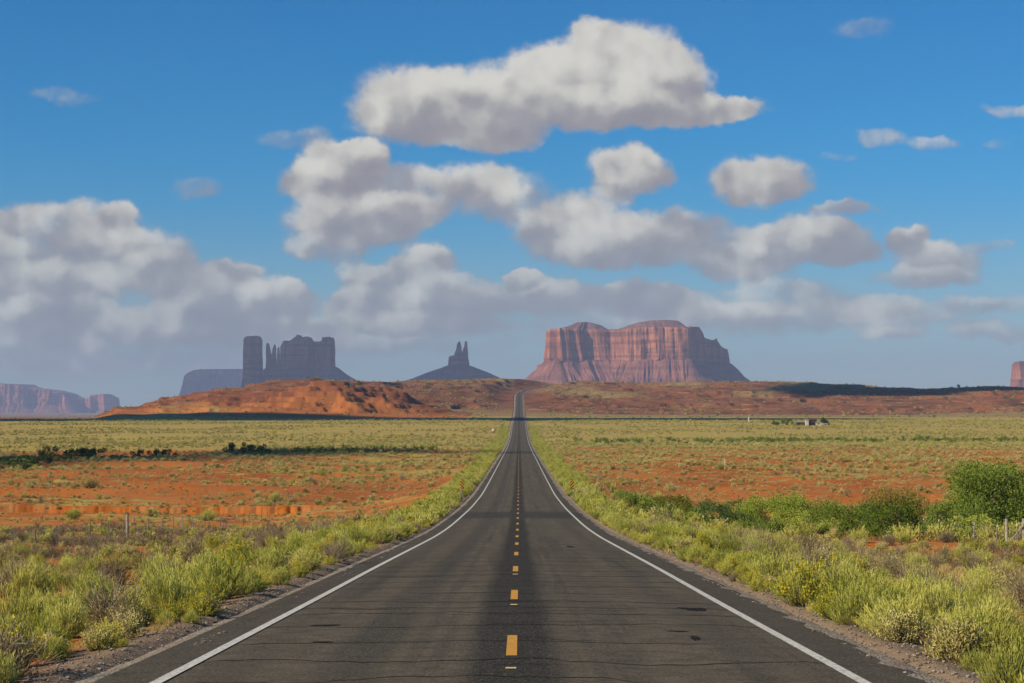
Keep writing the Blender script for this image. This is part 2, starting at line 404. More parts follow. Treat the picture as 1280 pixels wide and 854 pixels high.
# ------------------------------------------------------------------ ground sheet
az_f = np.concatenate([np.linspace(-180, -18, 55), np.linspace(-17.5, 17.5, 800), np.linspace(18, 177.2, 54)])
rad_ = np.concatenate([np.geomspace(2.5, 196, 290), np.arange(196.6, 216, 0.4), np.geomspace(217, 1100, 200), np.arange(1105, 2720, 5.0), np.geomspace(2740, 17500, 60)])
A, RR = np.meshgrid(np.radians(az_f), rad_)
GX = RR * np.sin(A); GY = RR * np.cos(A)
GZ = height(GX, GY)
ve, vg = veg_mask(GX, GY)
hm = sstep(GY, 1540, 1640) * 1.0
V = np.stack([GX, GY, GZ], -1).reshape(-1, 3)
fc = grid_faces(len(rad_), len(az_f), wrap=True)
V = np.vstack([V, [[0, 0, float(height(0, 0.0)) - 0.2]]])
me = new_mesh('ground', V, fc[:, ::-1], [M_ground], True)
for nm, dat in (('veg', ve), ('verge', vg), ('hill', hm)): attr(me, nm, np.append(dat.ravel(), 0))
ground = obj('ground', me); tag(ground, kind='structure')
# centre cap under the camera
cap = new_mesh('ground_cap', [(3 * math.sin(R(a)), 3 * math.cos(R(a)), float(height(3 * math.sin(R(a)), 3 * math.cos(R(a)))) - .02) for a in range(0, 360, 10)], [list(range(36))[::-1]], [M_ground])
tag(obj('ground_patch', cap), kind='structure')

# ------------------------------------------------------------------ road
ys = np.concatenate([np.arange(-30, 60, 1.0), np.geomspace(60, 2900, 420)])
def strip(x0, x1, dz, mt, name, ya=None, yb=None, parent=None, yy=None, cols=2, prof=None):
    y = ys if yy is None else yy
    if ya is not None: y = np.concatenate([[ya], y[(y > ya) & (y < yb)], [yb]])
    xs = np.linspace(x0, x1, cols)
    Y, X = np.meshgrid(y, xs, indexing='ij')
    lift = dz + np.clip(Y, 0, None) * (1.2e-5 if dz > 0.003 else 0)
    z = road_e(Y) + EYE + lift + (0 if prof is None else prof(X))
    Vv = np.stack([X + road_cx(Y) , Y, z], -1).reshape(-1, 3)
    o = obj(name, new_mesh(name, Vv, grid_faces(len(y), cols)[:, ::-1], [mt], True), parent)
    return o
M_asph, t = mat('asphalt')
g = t.n('ShaderNodeNewGeometry').outputs['Position']; s3 = t.n('ShaderNodeSeparateXYZ', ins={0: g})
X, Y = s3.outputs[0], s3.outputs[1]
nf = t.noise(g, 55.0, 2, 0.7); nm_ = t.noise(g, 2.2, 4, 0.6); nl = t.noise(t.v('MULTIPLY', g, (1.2, 0.10, 1)), 1.0, 3)
nx = t.noise(t.v('MULTIPLY', g, (0.35, 2.6, 1)), 1.0, 4, 0.65)
X2 = t.m('ADD', t.m('ADD', X, 0.09), t.m('MULTIPLY', t.m('SUBTRACT', nl, 0.5), 0.35))
base = t.mix(t.ss(nl, 0.3, 0.7), (0.100, 0.083, 0.057), (0.134, 0.110, 0.074))
base = t.mix(t.ss(nm_, 0.35, 0.7), base, (0.076, 0.064, 0.046))
base = t.mix(t.m('MULTIPLY', t.ss(nx, 0.5, 0.7), 0.45), base, (0.045, 0.041, 0.035))
ls = t.noise(t.v('MULTIPLY', g, (2.4, 0.035, 1)), 1.0, 4, 0.65)
base = t.mix(t.m('MULTIPLY', t.ss(ls, 0.48, 0.66), 0.55), base, (0.045, 0.040, 0.032))
band = t.ss(t.m('ABSOLUTE', X2), 0.30, 0.68, 1.0, 0.0)
base = t.mix(t.m('MULTIPLY', band, 0.94), base, (0.017, 0.017, 0.017))
def track(c, wd, k):
    return t.m('MULTIPLY', t.ss(t.m('ABSOLUTE', t.m('SUBTRACT', X2, c)), wd * 0.3, wd, 1.0, 0.0), k)
for c_, w_, k_ in ((-1.8, 0.55, 0.6), (-1.15, 0.15, 0.35), (1.35, 0.35, 0.22), (2.75, 0.4, 0.35), (-3.1, 0.4, 0.3), (0.95, 0.12, 0.3)):
    base = t.mix(track(c_, w_, k_), base, (0.040, 0.037, 0.032))
pt = t.m('MULTIPLY', t.ss(Y, 119, 126), t.ss(Y, 136, 143, 1.0, 0.0))  # cloud shadow across the lanes, put into the asphalt colour
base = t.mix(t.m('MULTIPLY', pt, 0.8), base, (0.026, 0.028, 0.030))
sh_ = t.ss(t.m('ABSOLUTE', t.m('ADD', X, 0.09)), 3.55, 3.75)
base = t.mix(t.m('MULTIPLY', sh_, 0.55), base, (0.048, 0.043, 0.035))
nf2 = t.noise(g, 24.0, 3, 0.75)
spk = t.m('MAXIMUM', t.ss(nf, 0.50, 0.70), t.ss(nf2, 0.53, 0.68))
base = t.mix(t.m('MULTIPLY', spk, 0.62), base, (0.24, 0.205, 0.15))
base = t.mix(t.m('MULTIPLY', t.ss(nf2, 0.47, 0.36), 0.55), base, (0.022, 0.020, 0.016))
base = t.mix(t.m('MULTIPLY', t.ss(nf, 0.45, 0.30), 0.6), base, (0.025, 0.023, 0.02))
finish(t, base, 1.0, 0.06, nf, 0.008, 0.7)
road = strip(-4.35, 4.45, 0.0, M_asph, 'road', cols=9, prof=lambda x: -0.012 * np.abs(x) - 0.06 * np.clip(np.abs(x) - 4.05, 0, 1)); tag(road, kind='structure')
def crown(x): return -0.012 * np.abs(x)
def worn(name, col, under, k):
    m, t = mat(name); g = t.n('ShaderNodeNewGeometry').outputs['Position']
    a = t.noise(g, 14.0, 4, 0.7); b = t.noise(g, 60.0, 2, 0.6)
    f = t.ss(t.m('ADD', a, t.m('MULTIPLY', b, 0.35)), 0.60, 0.84, 0.0, k)
    c = t.mix(f, tuple(col), under); c = t.mix(t.m('MULTIPLY', t.ss(b, .4, .7), 0.15), c, (0.3, 0.27, 0.2))
    finish(t, c, 0.7, 0.3); return m
M_white = worn('white_road_paint', (0.66, 0.63, 0.54), (0.16, 0.145, 0.12), 0.7)
M_yellow = worn('yellow_road_paint', (0.66, 0.31, 0.015), (0.12, 0.09, 0.04), 0.5)
M_tar = simple('tar', (0.024, 0.022, 0.018), 1.0, 0.2, 6, 0.03)
M_refl = simple('reflector_plastic', (0.62, 0.50, 0.22), 0.4, 0.1)
for s in (-1, 1):
    strip(s * 3.62 - 0.065, s * 3.62 + 0.065, 0.006, M_white, 'edge_line', parent=road, prof=crown)
k = 0
y = 10.95
while y < 1130:
    if y > 15 or True:
        strip(-0.065, 0.065, 0.006, M_yellow, 'centre_dash', y, y + 3.3, road, yy=np.linspace(y, y + 3.3, 5), prof=crown); k += 1
    y += 12.19
# small raised markers between dashes
for i in range(3):
    y = 21.45 + i * 12.19
    bmv = [(-0.06, y, 0), (0.06, y, 0), (0.055, y + 0.01, 0.010), (-0.055, y + 0.01, 0.010), (-0.06, y + 0.05, 0), (0.06, y + 0.05, 0), (0.055, y + 0.04, 0.010), (-0.055, y + 0.04, 0.010)]
    z = float(road_e(y)) + EYE + 0.004
    bmv = [(a + 0.0 - 0.09, b, c + z - 0.045 * (b - y)) for a, b, c in bmv]
    obj('raised_marker', new_mesh('raised_marker', bmv, [(0, 1, 2, 3), (3, 2, 6, 7), (7, 6, 5, 4), (0, 3, 7, 4), (1, 5, 6, 2)], [M_refl]), road)
# sealed cracks across the road
def crack(y0, x0, x1, wd, amp, seed, slope=0.0):
    n = max(8, int(abs(x1 - x0) / 0.12)); xs = np.linspace(x0, x1, n)
    yc = y0 + amp * fbm(xs / 1.5 + seed * 7.7, np.full(n, seed * 3.1), 5, .62) + slope * (xs - x0)
    ww = wd * (0.75 + 0.9 * np.abs(fbm(xs / 0.5 + seed, np.full(n, 5.5 + seed), 2))) * np.minimum(1, np.minimum(np.arange(n) + .3, np.arange(n)[::-1] + .3) / 4)
    vv = []
    for sgn in (-0.5, 0.5):
        yy = yc + sgn * ww; vv.append(np.stack([xs - 0.09, yy, road_e(yy) + EYE + 0.0035 - 0.012 * np.abs(xs)], -1))
    vv = np.stack(vv, 0).reshape(-1, 3)
    return vv, grid_faces(2, n)
cv, cf, off = [], [], 0
def addc(*a):
    global off
    v_, f_ = crack(*a); cv.append(v_); cf.append(f_ + off); off += len(v_)
sd = 1
for yp in (845, 824, 801, 780, 764, 757.5, 750, 741, 733, 726, 719, 713, 707, 702, 697, 692, 688, 684, 680, 676.5, 673, 670):
    y0 = 4693 / (yp - 616); r = random.random
    full = r() < 0.6
    addc(y0, -4.0 if full else random.uniform(-4, -1), 4.0 if full else random.uniform(1, 4.0), random.uniform(0.02, 0.06) + 0.0007 * y0, random.uniform(.5, 1.3), sd, random.uniform(-.03, .03)); sd += 1.7
    for _ in range(random.randint(1, 4)):
        a = random.uniform(-4, 2.2); addc(y0 + random.uniform(-1.2, 1.8), a, a + random.uniform(0.5, 2.4), random.uniform(.018, .035) + .0003 * y0, random.uniform(.4, 1.3), sd, random.uniform(-.35, .35)); sd += 1.7
vv = np.vstack(cv); obj('crack_sealant', new_mesh('crack_sealant', vv, np.vstack(cf)[:, ::-1], [M_tar], True), road)
def blob(cx, cyy, rx, ry, seed):
    n = 40; a = np.linspace(0, 2 * np.pi, n, endpoint=False)
    r = 1 + 0.8 * fbm(np.cos(a) * 1.6 + seed, np.sin(a) * 1.6 + seed * 2, 3)
    xs, yy = cx + rx * r * np.cos(a), cyy + ry * r * np.sin(a)
    return [(float(p) - .09, float(q), float(road_e(q)) + EYE + 0.005 - 0.012 * abs(float(p))) for p, q in zip(xs, yy)]
for cx, cyy, rx, ry, sd in ((2.42, 26.4, 0.06, 0.5, 1), (2.3, 27.6, 0.16, .12, 4), (2.95, 33.0, 0.22, 0.45, 2), (-2.75, 28.9, 0.22, .16, 3), (-2.45, 25.6, .13, .12, 5), (1.9, 70, .12, 1.0, 9)):
    bp = blob(cx, cyy, rx, ry, sd); obj('tar_patch', new_mesh('tar_patch', bp, [list(range(len(bp)))], [M_tar]), road)

# gravel shoulders
M_grav, t = mat('gravel'); g = t.n('ShaderNodeNewGeometry').outputs['Position']
vo = t.n('ShaderNodeTexVoronoi', ins={'Vector': g, 'Scale': 26.0}); n1 = t.noise(g, 1.3, 3); n2 = t.noise(g, 12, 3, .7)
c = t.mix(vo.outputs['Color'], (0.13, 0.105, 0.08), (0.34, 0.29, 0.225)); t.t.links.new(t.n('ShaderNodeRGBToBW', ins={0: vo.outputs['Color']}).outputs[0], t.t.nodes[-2].inputs[0]) if False else None
bw = t.n('ShaderNodeRGBToBW', ins={0: vo.outputs['Color']}).outputs[0]
c = t.mix(bw, (0.13, 0.108, 0.08), (0.42, 0.36, 0.27))
c = t.mix(t.ss(n1, .45, .7, 0, .5), c, (0.22, 0.11, 0.06))
finish(t, c, 0.9, 0.2, t.m('ADD', vo.outputs['Distance'], n2), 0.03, 0.9)
for s in (-1, 1):
    n = len(ys); outer = 5.02 + 0.22 * fbm(ys / 2.0, ys * 0 + s * 4, 3) + (0.15 if s > 0 else 0.0)
    inner = 4.02 + 0.16 * fbm(ys / 0.9, ys * 0 + s * 9, 3) + (0.12 if s > 0 else 0)
    rows = []
    for k_, f in enumerate((0, 0.3, 0.7, 1.0)):
        xs = s * (inner + (outer - inner) * f)
        z = road_e(ys) + EYE + np.array([-0.030, -0.045, -0.10, -0.30])[k_] + 0.012 * fbm(ys * 1.5, ys * 0 + k_, 2) + ys.clip(0) * 2e-5 - (0.012 * 4.0 if k_ == 0 else 0.03)
        rows.append(np.stack([xs + road_cx(ys), ys, z], -1))
    vv = np.stack(rows, 0).reshape(-1, 3); ff = grid_faces(4, n)
    tag(obj('shoulder', new_mesh('shoulder', vv, ff if s < 0 else ff[:, ::-1], [M_grav], True)), kind='structure')

# ------------------------------------------------------------------ buttes
def rock_mat(name, c1, c2, c3, vstreak=0.02):
    m, t = mat(name); g = t.n('ShaderNodeNewGeometry').outputs['Position']
    a = t.noise(t.v('MULTIPLY', g, (0.025, 0.025, 0.004)), 1.0, 5, 0.65)
    b = t.noise(t.v('MULTIPLY', g, (0.003, 0.003, 0.05)), 1.0, 4, 0.6)
    d = t.noise(g, 0.02, 5, 0.65)
    c = t.mix(t.ss(a, 0.38, 0.64), c1, c2); c = t.mix(t.ss(b, 0.50, 0.60, 0, .75), c, c3)
    c = t.mix(t.ss(d, 0.5, 0.72, 0, .5), c, c3)
    finish(t, c, 0.95, 0.1, t.m('ADD', a, d), 12.0, 0.6); return m
M_cliff = rock_mat('red_cliff', (0.27, 0.092, 0.042), (0.47, 0.185, 0.080), (0.18, 0.062, 0.034))
M_talus = rock_mat('talus', (0.21, 0.078, 0.048), (0.31, 0.122, 0.066), (0.15, 0.056, 0.038))
M_cap = rock_mat('cap_rock', (0.20, 0.092, 0.07), (0.26, 0.12, 0.085), (0.15, 0.07, 0.055))
def resample(poly, n):
    p = np.array(poly, float); q = np.vstack([p, p[:1]])
    L = np.concatenate([[0], np.cumsum(np.linalg.norm(np.diff(q, axis=0), axis=1))])
    s = np.linspace(0, L[-1], n, endpoint=False)
    r = np.stack([np.interp(s, L, q[:, 0]), np.interp(s, L, q[:, 1])], -1)
    for _ in range(max(2, int(n * 0.006))): r = (np.roll(r, 1, 0) + 2 * r + np.roll(r, -1, 0)) / 4
    return r, s, L[-1]
def loft(plan, Z, zt, rim, top=None, talus=300, flute=14, seed=0, n=600, zb=-70, lean=0.06, tal_x=None):
    """plan: counter-clockwise polygon in world x / y; rim, top: functions of world x. Returns talus and cliff (verts, faces)"""
    p, s, L = resample(plan, n)
    tg = np.roll(p, -1, 0) - np.roll(p, 1, 0); nr = np.stack([tg[:, 1], -tg[:, 0]], -1); nr /= np.linalg.norm(nr, axis=1)[:, None] + 1e-9
    th = s / L * 2 * np.pi; rr = L / (2 * np.pi)
    cxn, cyn = np.cos(th) * rr, np.sin(th) * rr
    def fl(k, z):
        a = np.abs(fbm(cxn / 62 + seed, cyn / 62 + z / 420, 3)) * 1.7; b = np.abs(fbm(cxn / 17 + seed * 3, cyn / 17 + z / 160 + 4, 3))
        c = fbm(cxn / 200 + seed * 2, cyn / 200, 2)
        m_ = 0.45 + 1.5 * np.abs(fbm(cxn / 150 + seed * 5, cyn / 150 + 3, 2)) * 1.6
        e = fbm(cxn / 38 + seed, cyn / 38 + z / 40, 3)
        return flute * (0.9 - a * 1.35 * m_ - b * 0.6 + c * 1.3 + e * 0.55)
    c0 = p.mean(0)
    rimz = rim(p[:, 0]); ztv = np.minimum(zt + 10 * fbm(cxn / 90 + 3 + seed, cyn / 90, 3), rimz - 5)
    # talus
    K1 = 26; T = []
    for k in range(K1 + 1):
        f = k / K1
        prof = (1 - f) ** 1.12
        ta = talus if tal_x is None else np.interp(p[:, 0], tal_x[0], tal_x[1])
        gl = np.abs(fbm(cxn / 45 + seed + 9, cyn / 45 + f * 4.0, 5, .65)) * 26 * f * (1 - f) * 3 + 20 * fbm(cxn / 14, cyn / 14 + f * 3, 3) * min(1, 4 * f * (1 - f) + .1)
        off_ = prof * ta - gl * (ta / 300 if np.isscalar(ta) else np.clip(ta / 300, .2, 1))
        z = zb + (ztv - zb) * f + 10.0 * np.sin(f * 24 + fbm(cxn / 80, cyn / 80 + 7, 2) * 4) * (f * (1 - f)) * 1.3
        if k == K1: off_ = off_ * 0 - flute * 1.4
        q = p + nr * (off_ + (fl(0, 0) * f))[:, None] if k < K1 else p + nr * (fl(0, 0) - 12)[:, None]
        T.append(np.column_stack([q, z]))
    K2 = 22; Cc = []
    for k in range(K2 + 1):
        f = k / K2; zc = ztv - 8 + (rimz - ztv + 8) * f
        ledge = 5 * np.floor(f * 4.0 + 0.15) / 4
        o_ = fl(0, zc) - lean * (zc - ztv) - ledge * flute / 10
        if k == K2: o_ = o_ - 3
        q = p + nr * o_[:, None]
        Cc.append(np.column_stack([q, zc + (3 * fbm(cxn / 12, cyn / 12 + f, 2) if k == K2 else 0)]))
    # cap: rings moving towards the middle line
    xs0, xs1 = p[:, 0].min(), p[:, 0].max(); hw = (p[:, 1].max() - p[:, 1].min()) / 2
    cm = np.column_stack([np.clip(p[:, 0], xs0 + min(hw, (xs1 - xs0) / 2 - 1) * .6, xs1 - min(hw, (xs1 - xs0) / 2 - 1) * .6), np.full(n, c0[1])])
    last = Cc[-1][:, :2]; K3 = 14
    for k in range(1, K3 + 1):
        f = k / K3; q = last + (cm - last) * f
        tz = (top(q[:, 0]) if top else rimz)
        g_ = min(1, f * 2.6); g_ = g_ * g_ * (3 - 2 * g_)
        z = rimz + (tz - rimz) * g_ + 3.0 * fbm(q[:, 0] / 30, q[:, 1] / 30, 3) * (0 if top is None else 1)
        Cc.append(np.column_stack([q, z]))
    def asm(rows): return np.vstack(rows), grid_faces(len(rows), n, wrap=True)
    return asm(T), asm(Cc), K2
def px2x(px, Z): return (px - VX) * Z / F_PX
def py2z(py, Z): return (HY - py) * Z / F_PX + EYE
def prof_fn(pts, Z):
    a = np.array(pts, float); X_, Z_ = px2x(a[:, 0], Z), py2z(a[:, 1], Z)
    return lambda x: np.interp(x, X_, Z_)
def centre(o):
    pass
def part_from(root, name, vf, mats, midx=None):
    v, f = vf
    v = v - np.array(root.location)
    return obj(name, new_mesh(name, v, f, mats, False, midx), root)
def emp(name, loc):
    o = bpy.data.objects.new(name, None); o.location = loc; o.empty_display_size = 1; C.objects.link(o); return o
def butte(root, plan_px, Z, zt_py, rim_pts, top_pts=None, cliff_name='cliff', talus_name='talus_slope', capfrac=True, **kw):
    """plan_px: list of (px, depth offset)"""
    plan = [(px2x(a, Z), Z + d) for a, d in plan_px]
    ar = sum(plan[i][0] * plan[(i + 1) % len(plan)][1] - plan[(i + 1) % len(plan)][0] * plan[i][1] for i in range(len(plan)))
    if ar < 0: plan = plan[::-1]
    rim = prof_fn(rim_pts, Z); top = prof_fn(top_pts, Z) if top_pts else None
    T, Cc, K2 = loft(plan, Z, py2z(zt_py, Z), rim, top, **kw)
    if talus_name: part_from(root, talus_name, T, [M_talus])
    n = kw.get('n', 600); nf = len(Cc[1]); mi = np.zeros(nf, int); mi[K2 * n:] = 1
    part_from(root, cliff_name, Cc, [M_cliff, M_cap], mi)

# the great mesa
Z = 8000
b = emp('mesa', (px2x(780, Z), Z + 300, -50)); tag(b, 'broad red sandstone mesa with sunlit fluted cliffs and a dark sloping cap', 'mesa')
butte(b, [(688, 30), (700, 0), (730, 25), (748, 40), (764, 55), (778, 40), (790, 15), (830, 0), (861, 0), (865, 40), (872, 240), (880, 520), (860, 640), (740, 640), (694, 520), (684, 160)], Z, 448,
      [(600, 411), (686, 411.5), (700, 409.5), (760, 412.5), (775, 412), (800, 409), (864, 409.5), (872, 414), (1000, 416)],
      [(600, 410), (695, 410), (712, 406), (722, 401.5), (735, 400), (745, 402.5), (754, 405), (762, 410), (775, 410), (788, 405.5), (800, 401.5), (812, 399.5), (830, 398), (860, 399), (868, 402), (876, 408), (890, 412)],
      talus=235, flute=10, seed=1, n=1500, zb=-60, lean=0.04)
butte(b, [(863, 60), (870, 80), (885, 200), (908, 400), (928, 560), (932, 640), (920, 720), (872, 720), (857, 400)], Z, 449,
      [(860, 407), (883, 407), (888, 414), (896, 420), (906, 421.5), (911, 418.5), (914, 423), (919, 429), (925, 430.5), (929, 432), (936, 446), (955, 458)],
      cliff_name='buttress', talus_name='buttress_talus', talus=270, flute=5, seed=5, n=500, zb=-60)
butte(b, [(672, 260), (690, 240), (700, 420), (676, 480)], Z, 460, [(600, 458), (672, 455), (680, 452), (700, 450)], cliff_name='side_ledge', talus_name='side_talus', talus=300, flute=5, seed=6, n=260, zb=-60)

# left butte group
Z = 9000
b = emp('butte', (px2x(370, Z), Z + 120, -60)); tag(b, 'dark crenellated butte with a squared tower and two thin spires, above the left hills', 'butte')
butte(b, [(349, 20), (358, 0), (372, 25), (386, 0), (400, 20), (412, 0), (415.5, 60), (414, 160), (380, 190), (350, 150)], Z, 458,
      [(340, 436), (348, 434), (350, 430), (352.5, 425.5), (354.5, 430.5), (359, 430), (363, 425), (368, 421.5), (370.5, 418), (372.5, 421.5), (384, 420.5), (387, 424.5), (391, 427), (400, 426.5), (403, 422), (413.5, 421), (416, 432), (420, 440)],
      talus=100, tal_x=([px2x(350, Z), px2x(395, Z), px2x(416, Z)], [60, 110, 460]), flute=7, seed=11, n=700, zb=-70, lean=0.02)
butte(b, [(303.5, 10), (314, -10), (324, 0), (326.5, 40), (325, 80), (306, 90), (302, 50)], Z, 470, [(300, 424), (304, 422), (308, 420.3), (323, 420), (325, 423), (330, 424)],
      cliff_name='tower', talus_name='tower_talus', talus=50, flute=4, seed=12, n=300, zb=-70, lean=0.015)
butte(b, [(328, 0), (352, 0), (352, 60), (328, 60)], Z, 502, [(300, 462), (330, 461), (345, 459), (360, 459)], cliff_name='saddle', talus_name=None, flute=3, seed=14, n=200, zb=-70)
def spire(root, name, Z, prof, dy, flat=0.8, seed=0, m=M_cliff):
    """prof: list of (py, px_left, px_right) from the bottom to the tip"""
    rows = []; n = 48; th = np.linspace(0, 2 * np.pi, n, endpoint=False)
    pr = np.array(prof, float); tt = np.linspace(0, len(pr) - 1, 8 * len(pr))
    for k_, q in enumerate(tt):
        py, a, c = (np.interp(q, np.arange(len(pr)), pr[:, i]) for i in range(3))
        cx, rx = px2x((a + c) / 2, Z), max(0.4, (c - a) / 2 * Z / F_PX)
        rr = rx * (1 + 0.18 * fbm(np.cos(th) * 2.2 + seed, np.sin(th) * 2.2 + k_ * 0.13, 3))
        rows.append(np.column_stack([cx + rr * np.cos(th), Z + dy + rr * flat * np.sin(th), np.full(n, py2z(py, Z))]))
    part_from(root, name, (np.vstack(rows), grid_faces(len(rows), n, wrap=True)), [m])
spire(b, 'spire', Z, [(470, 330, 340), (461, 331, 339), (445, 331.5, 338.5), (436, 331.5, 337), (430, 332, 335.5), (428.3, 332.8, 333.8)], 20, seed=1)
spire(b, 'spire', Z, [(470, 337, 345), (460, 337.5, 344.6), (445, 338.5, 344.2), (436, 339.3, 344), (432, 341, 343.5), (430.3, 342, 343)], 26, seed=2)
spire(b, 'spire', Z, [(470, 344, 352), (458, 345, 351), (445, 345.3, 349.5), (436, 345.8, 348.5), (434, 346.6, 347.8)], 16, seed=3)

# twin spired butte
b = emp('butte', (px2x(574, Z), Z, -60)); tag(b, 'small shaded butte ending in two sharp pinnacles, left of the road crest', 'butte')
butte(b, [(561, 0), (572, -15), (585, 0), (586, 40), (573, 55), (561.5, 40)], Z, 456, [(550, 446.5), (561, 445.5), (567, 444.5), (570, 443), (585, 449), (590, 452)],
      talus=150, tal_x=([px2x(561, Z), px2x(573, Z), px2x(586, Z)], [700, 320, 640]), flute=4, seed=21, n=360, zb=-40)
spire(b, 'pinnacle', Z, [(455, 564, 580), (445, 567.5, 578.3), (440, 569, 577.8), (435, 570.2, 577), (431, 571, 576.3), (428.5, 572, 575.5), (426.3, 573.6, 574.6)], 18, seed=4)
spire(b, 'pinnacle', Z, [(455, 575, 586), (448, 577, 585.4), (440, 578, 584.6), (433, 580, 584), (430, 580.8, 583.8), (427.5, 580.8, 583.6), (426.3, 581.6, 583.2)], 22, seed=5)

# distant plateaus
Z = 16300
b = emp('plateau', (px2x(280, Z), Z, -90)); tag(b, 'pale blue flat plateau in the haze behind the left butte', 'plateau')
butte(b, [(229, 30), (240, 0), (262, 30), (285, 0), (310, 30), (335, 40), (335, 500), (232, 500)], Z, 476, [(220, 471), (229, 470), (233, 466.5), (240, 463), (250, 461.5), (300, 461.3), (340, 462)], talus=120, flute=22, seed=31, n=500, zb=-110)
b = emp('plateau', (px2x(40, Z), Z, -90)); tag(b, 'long hazy blue plateau at the far left edge', 'plateau')
butte(b, [(-80, 0), (-30, 60), (0, 0), (26, 20), (34, 120), (60, 60), (80, 120), (90, 300), (100, 700), (-80, 700)], Z, 506, [(-80, 478), (0, 479.5), (18, 480), (24, 483), (30, 485), (50, 487), (60, 489), (72, 492), (79, 496), (88, 498), (104, 500)], talus=170, flute=26, seed=33, n=800, zb=-110)
b = emp('plateau', (px2x(112, Z), Z + 300, -90)); tag(b, 'pinkish hazy block of rock standing right of the long far left plateau', 'plateau')
butte(b, [(92, 300), (104, 260), (112, 300), (120, 260), (128, 300), (129, 700), (95, 700)], Z, 511, [(88, 499), (100, 497), (108, 493.5), (116, 492), (120, 493.5), (126, 496.5), (131, 499)], talus=60, flute=14, seed=34, n=400, zb=-110)
Z = 8600
b = emp('mesa', (px2x(1320, Z), Z, -60)); tag(b, 'rounded pinkish mesa cut off by the right edge', 'mesa')
butte(b, [(1264, 30), (1273, 0), (1320, 0), (1370, 60), (1370, 400), (1310, 400)], Z, 474, [(1255, 460), (1263, 456.5), (1268, 453), (1276, 451.5), (1380, 449)], talus=32, flute=6, seed=41, n=500, zb=-60)

# ------------------------------------------------------------------ haze
def box_mesh(name, lo, hi, mt):
    v = [(x, y, z) for x in (lo[0], hi[0]) for y in (lo[1], hi[1]) for z in (lo[2], hi[2])]
    return new_mesh(name, v, [(0, 1, 3, 2), (4, 6, 7, 5), (0, 4, 5, 1), (2, 3, 7, 6), (0, 2, 6, 4), (1, 5, 7, 3)], [mt])
M_haze = bpy.data.materials.new('haze'); M_haze.use_nodes = True
t = NT(M_haze.node_tree); pv_ = t.n('ShaderNodeVolumePrincipled', ins={'Color': (0.54, 0.65, 0.95, 1), 'Density': 5.6e-5, 'Anisotropy': 0.0})
t.n('ShaderNodeOutputMaterial', ins={'Volume': pv_.outputs[0]})
hb = obj('haze', box_mesh('haze', (-17800, -17800, float(V[:, 2].min()) - 1.5), (17800, 17800, 420), M_haze)); tag(hb, kind='stuff')

# ------------------------------------------------------------------ unseen clouds, added out of view to cast shadows on the land
M_cloud, t = mat('opaque_cloud'); dn = t.n('ShaderNodeBsdfDiffuse', ins={0: (0.85, 0.85, 0.86, 1)}); t.n('ShaderNodeOutputMaterial', ins={0: dn.outputs[0]})
def cloud(tx_, ty_, tz_, rx, ry, seed, alt=1500):
    k = (alt - tz_) / sv.z
    c = Vector((tx_, ty_, tz_)) + sv * k
    n, mrow = 140, 70
    th = np.linspace(0, 2 * np.pi, n, endpoint=False)[None, :]; ph = np.linspace(0, np.pi, mrow)[:, None]
    X_, Y_, Z_ = np.sin(ph) * np.cos(th), np.sin(ph) * np.sin(th), np.cos(ph) * np.ones_like(th)
    r = 1 + 0.5 * fbm(X_ * 2 + seed, Y_ * 2 + Z_ * 1.3 + seed, 4) + 0.28 * np.abs(fbm(X_ * 6 + seed, Y_ * 6 + Z_ * 5, 3))
    rz = min(rx, ry) * 0.60 * (1 + 0.9 * fbm(X_ * 3 + seed * 2, Y_ * 3, 4, .6))
    v = np.stack([X_ * rx * r, Y_ * ry * r, np.where(Z_ > 0, Z_ * rz * r, Z_ * rz * 0.25)], -1).reshape(-1, 3)
    o = obj('cloud', new_mesh('cloud', v, grid_faces(mrow, n, wrap=True), [M_cloud], True), None, c); tag(o, kind='structure')
cloud(-330, 1400, -9, 500, 98, 1)
cloud(60, 1400, -9, 150, 75, 2)
cloud(-165, 445, -11, 88, 80, 9)
cloud(-88, 508, -11, 62, 36, 10)
cloud(455, 2290, 10, 155, 130, 3)
cloud(-95, 2600, 25, 60, 60, 4)
cloud(-1230, 9000, 60, 450, 560, 5, 3200)
cloud(-270, 9000, 60, 450, 500, 6, 3200)

cloud(-2450, 16400, 60, 440, 420, 8, 3400)

# ------------------------------------------------------------------ plant materials
def leaf_mat(name, c1, c2, trans=0.25, flat=0.0):
    m, t = mat(name); oi = t.n('ShaderNodeObjectInfo').outputs['Random']; g = t.n('ShaderNodeNewGeometry').outputs['Position']
    nz = t.m('ADD', t.m('MULTIPLY', t.noise(g, 1.3, 2), 0.55), t.m('MULTIPLY', t.noise(g, 11.0, 2), 0.55))
    c = t.mix(t.ss(t.m('ADD', t.m('MULTIPLY', oi, 0.65), t.m('MULTIPLY', nz, 0.5)), 0.15, 0.95), c1, c2)
    d = t.n('ShaderNodeBsdfDiffuse', ins={0: c}); tr = t.n('ShaderNodeBsdfTranslucent', ins={0: c})
    mx = t.n('ShaderNodeMixShader', ins={0: trans, 1: d.outputs[0], 2: tr.outputs[0]})
    t.n('ShaderNodeOutputMaterial', ins={0: mx.outputs[0]}); return m
L_rabbit = leaf_mat('rabbitbrush_leaf', (0.30, 0.315, 0.05), (0.56, 0.53, 0.13), 0.15)
L_flower = leaf_mat('yellow_flower', (0.50, 0.38, 0.02), (0.60, 0.50, 0.05), 0.3)
L_sage = leaf_mat('sage_leaf', (0.35, 0.30, 0.09), (0.58, 0.50, 0.19), 0.08)
L_dead = leaf_mat('dry_twig', (0.16, 0.115, 0.065), (0.32, 0.25, 0.15), 0.0)
L_grass = leaf_mat('dry_grass', (0.42, 0.29, 0.10), (0.60, 0.44, 0.17), 0.15)
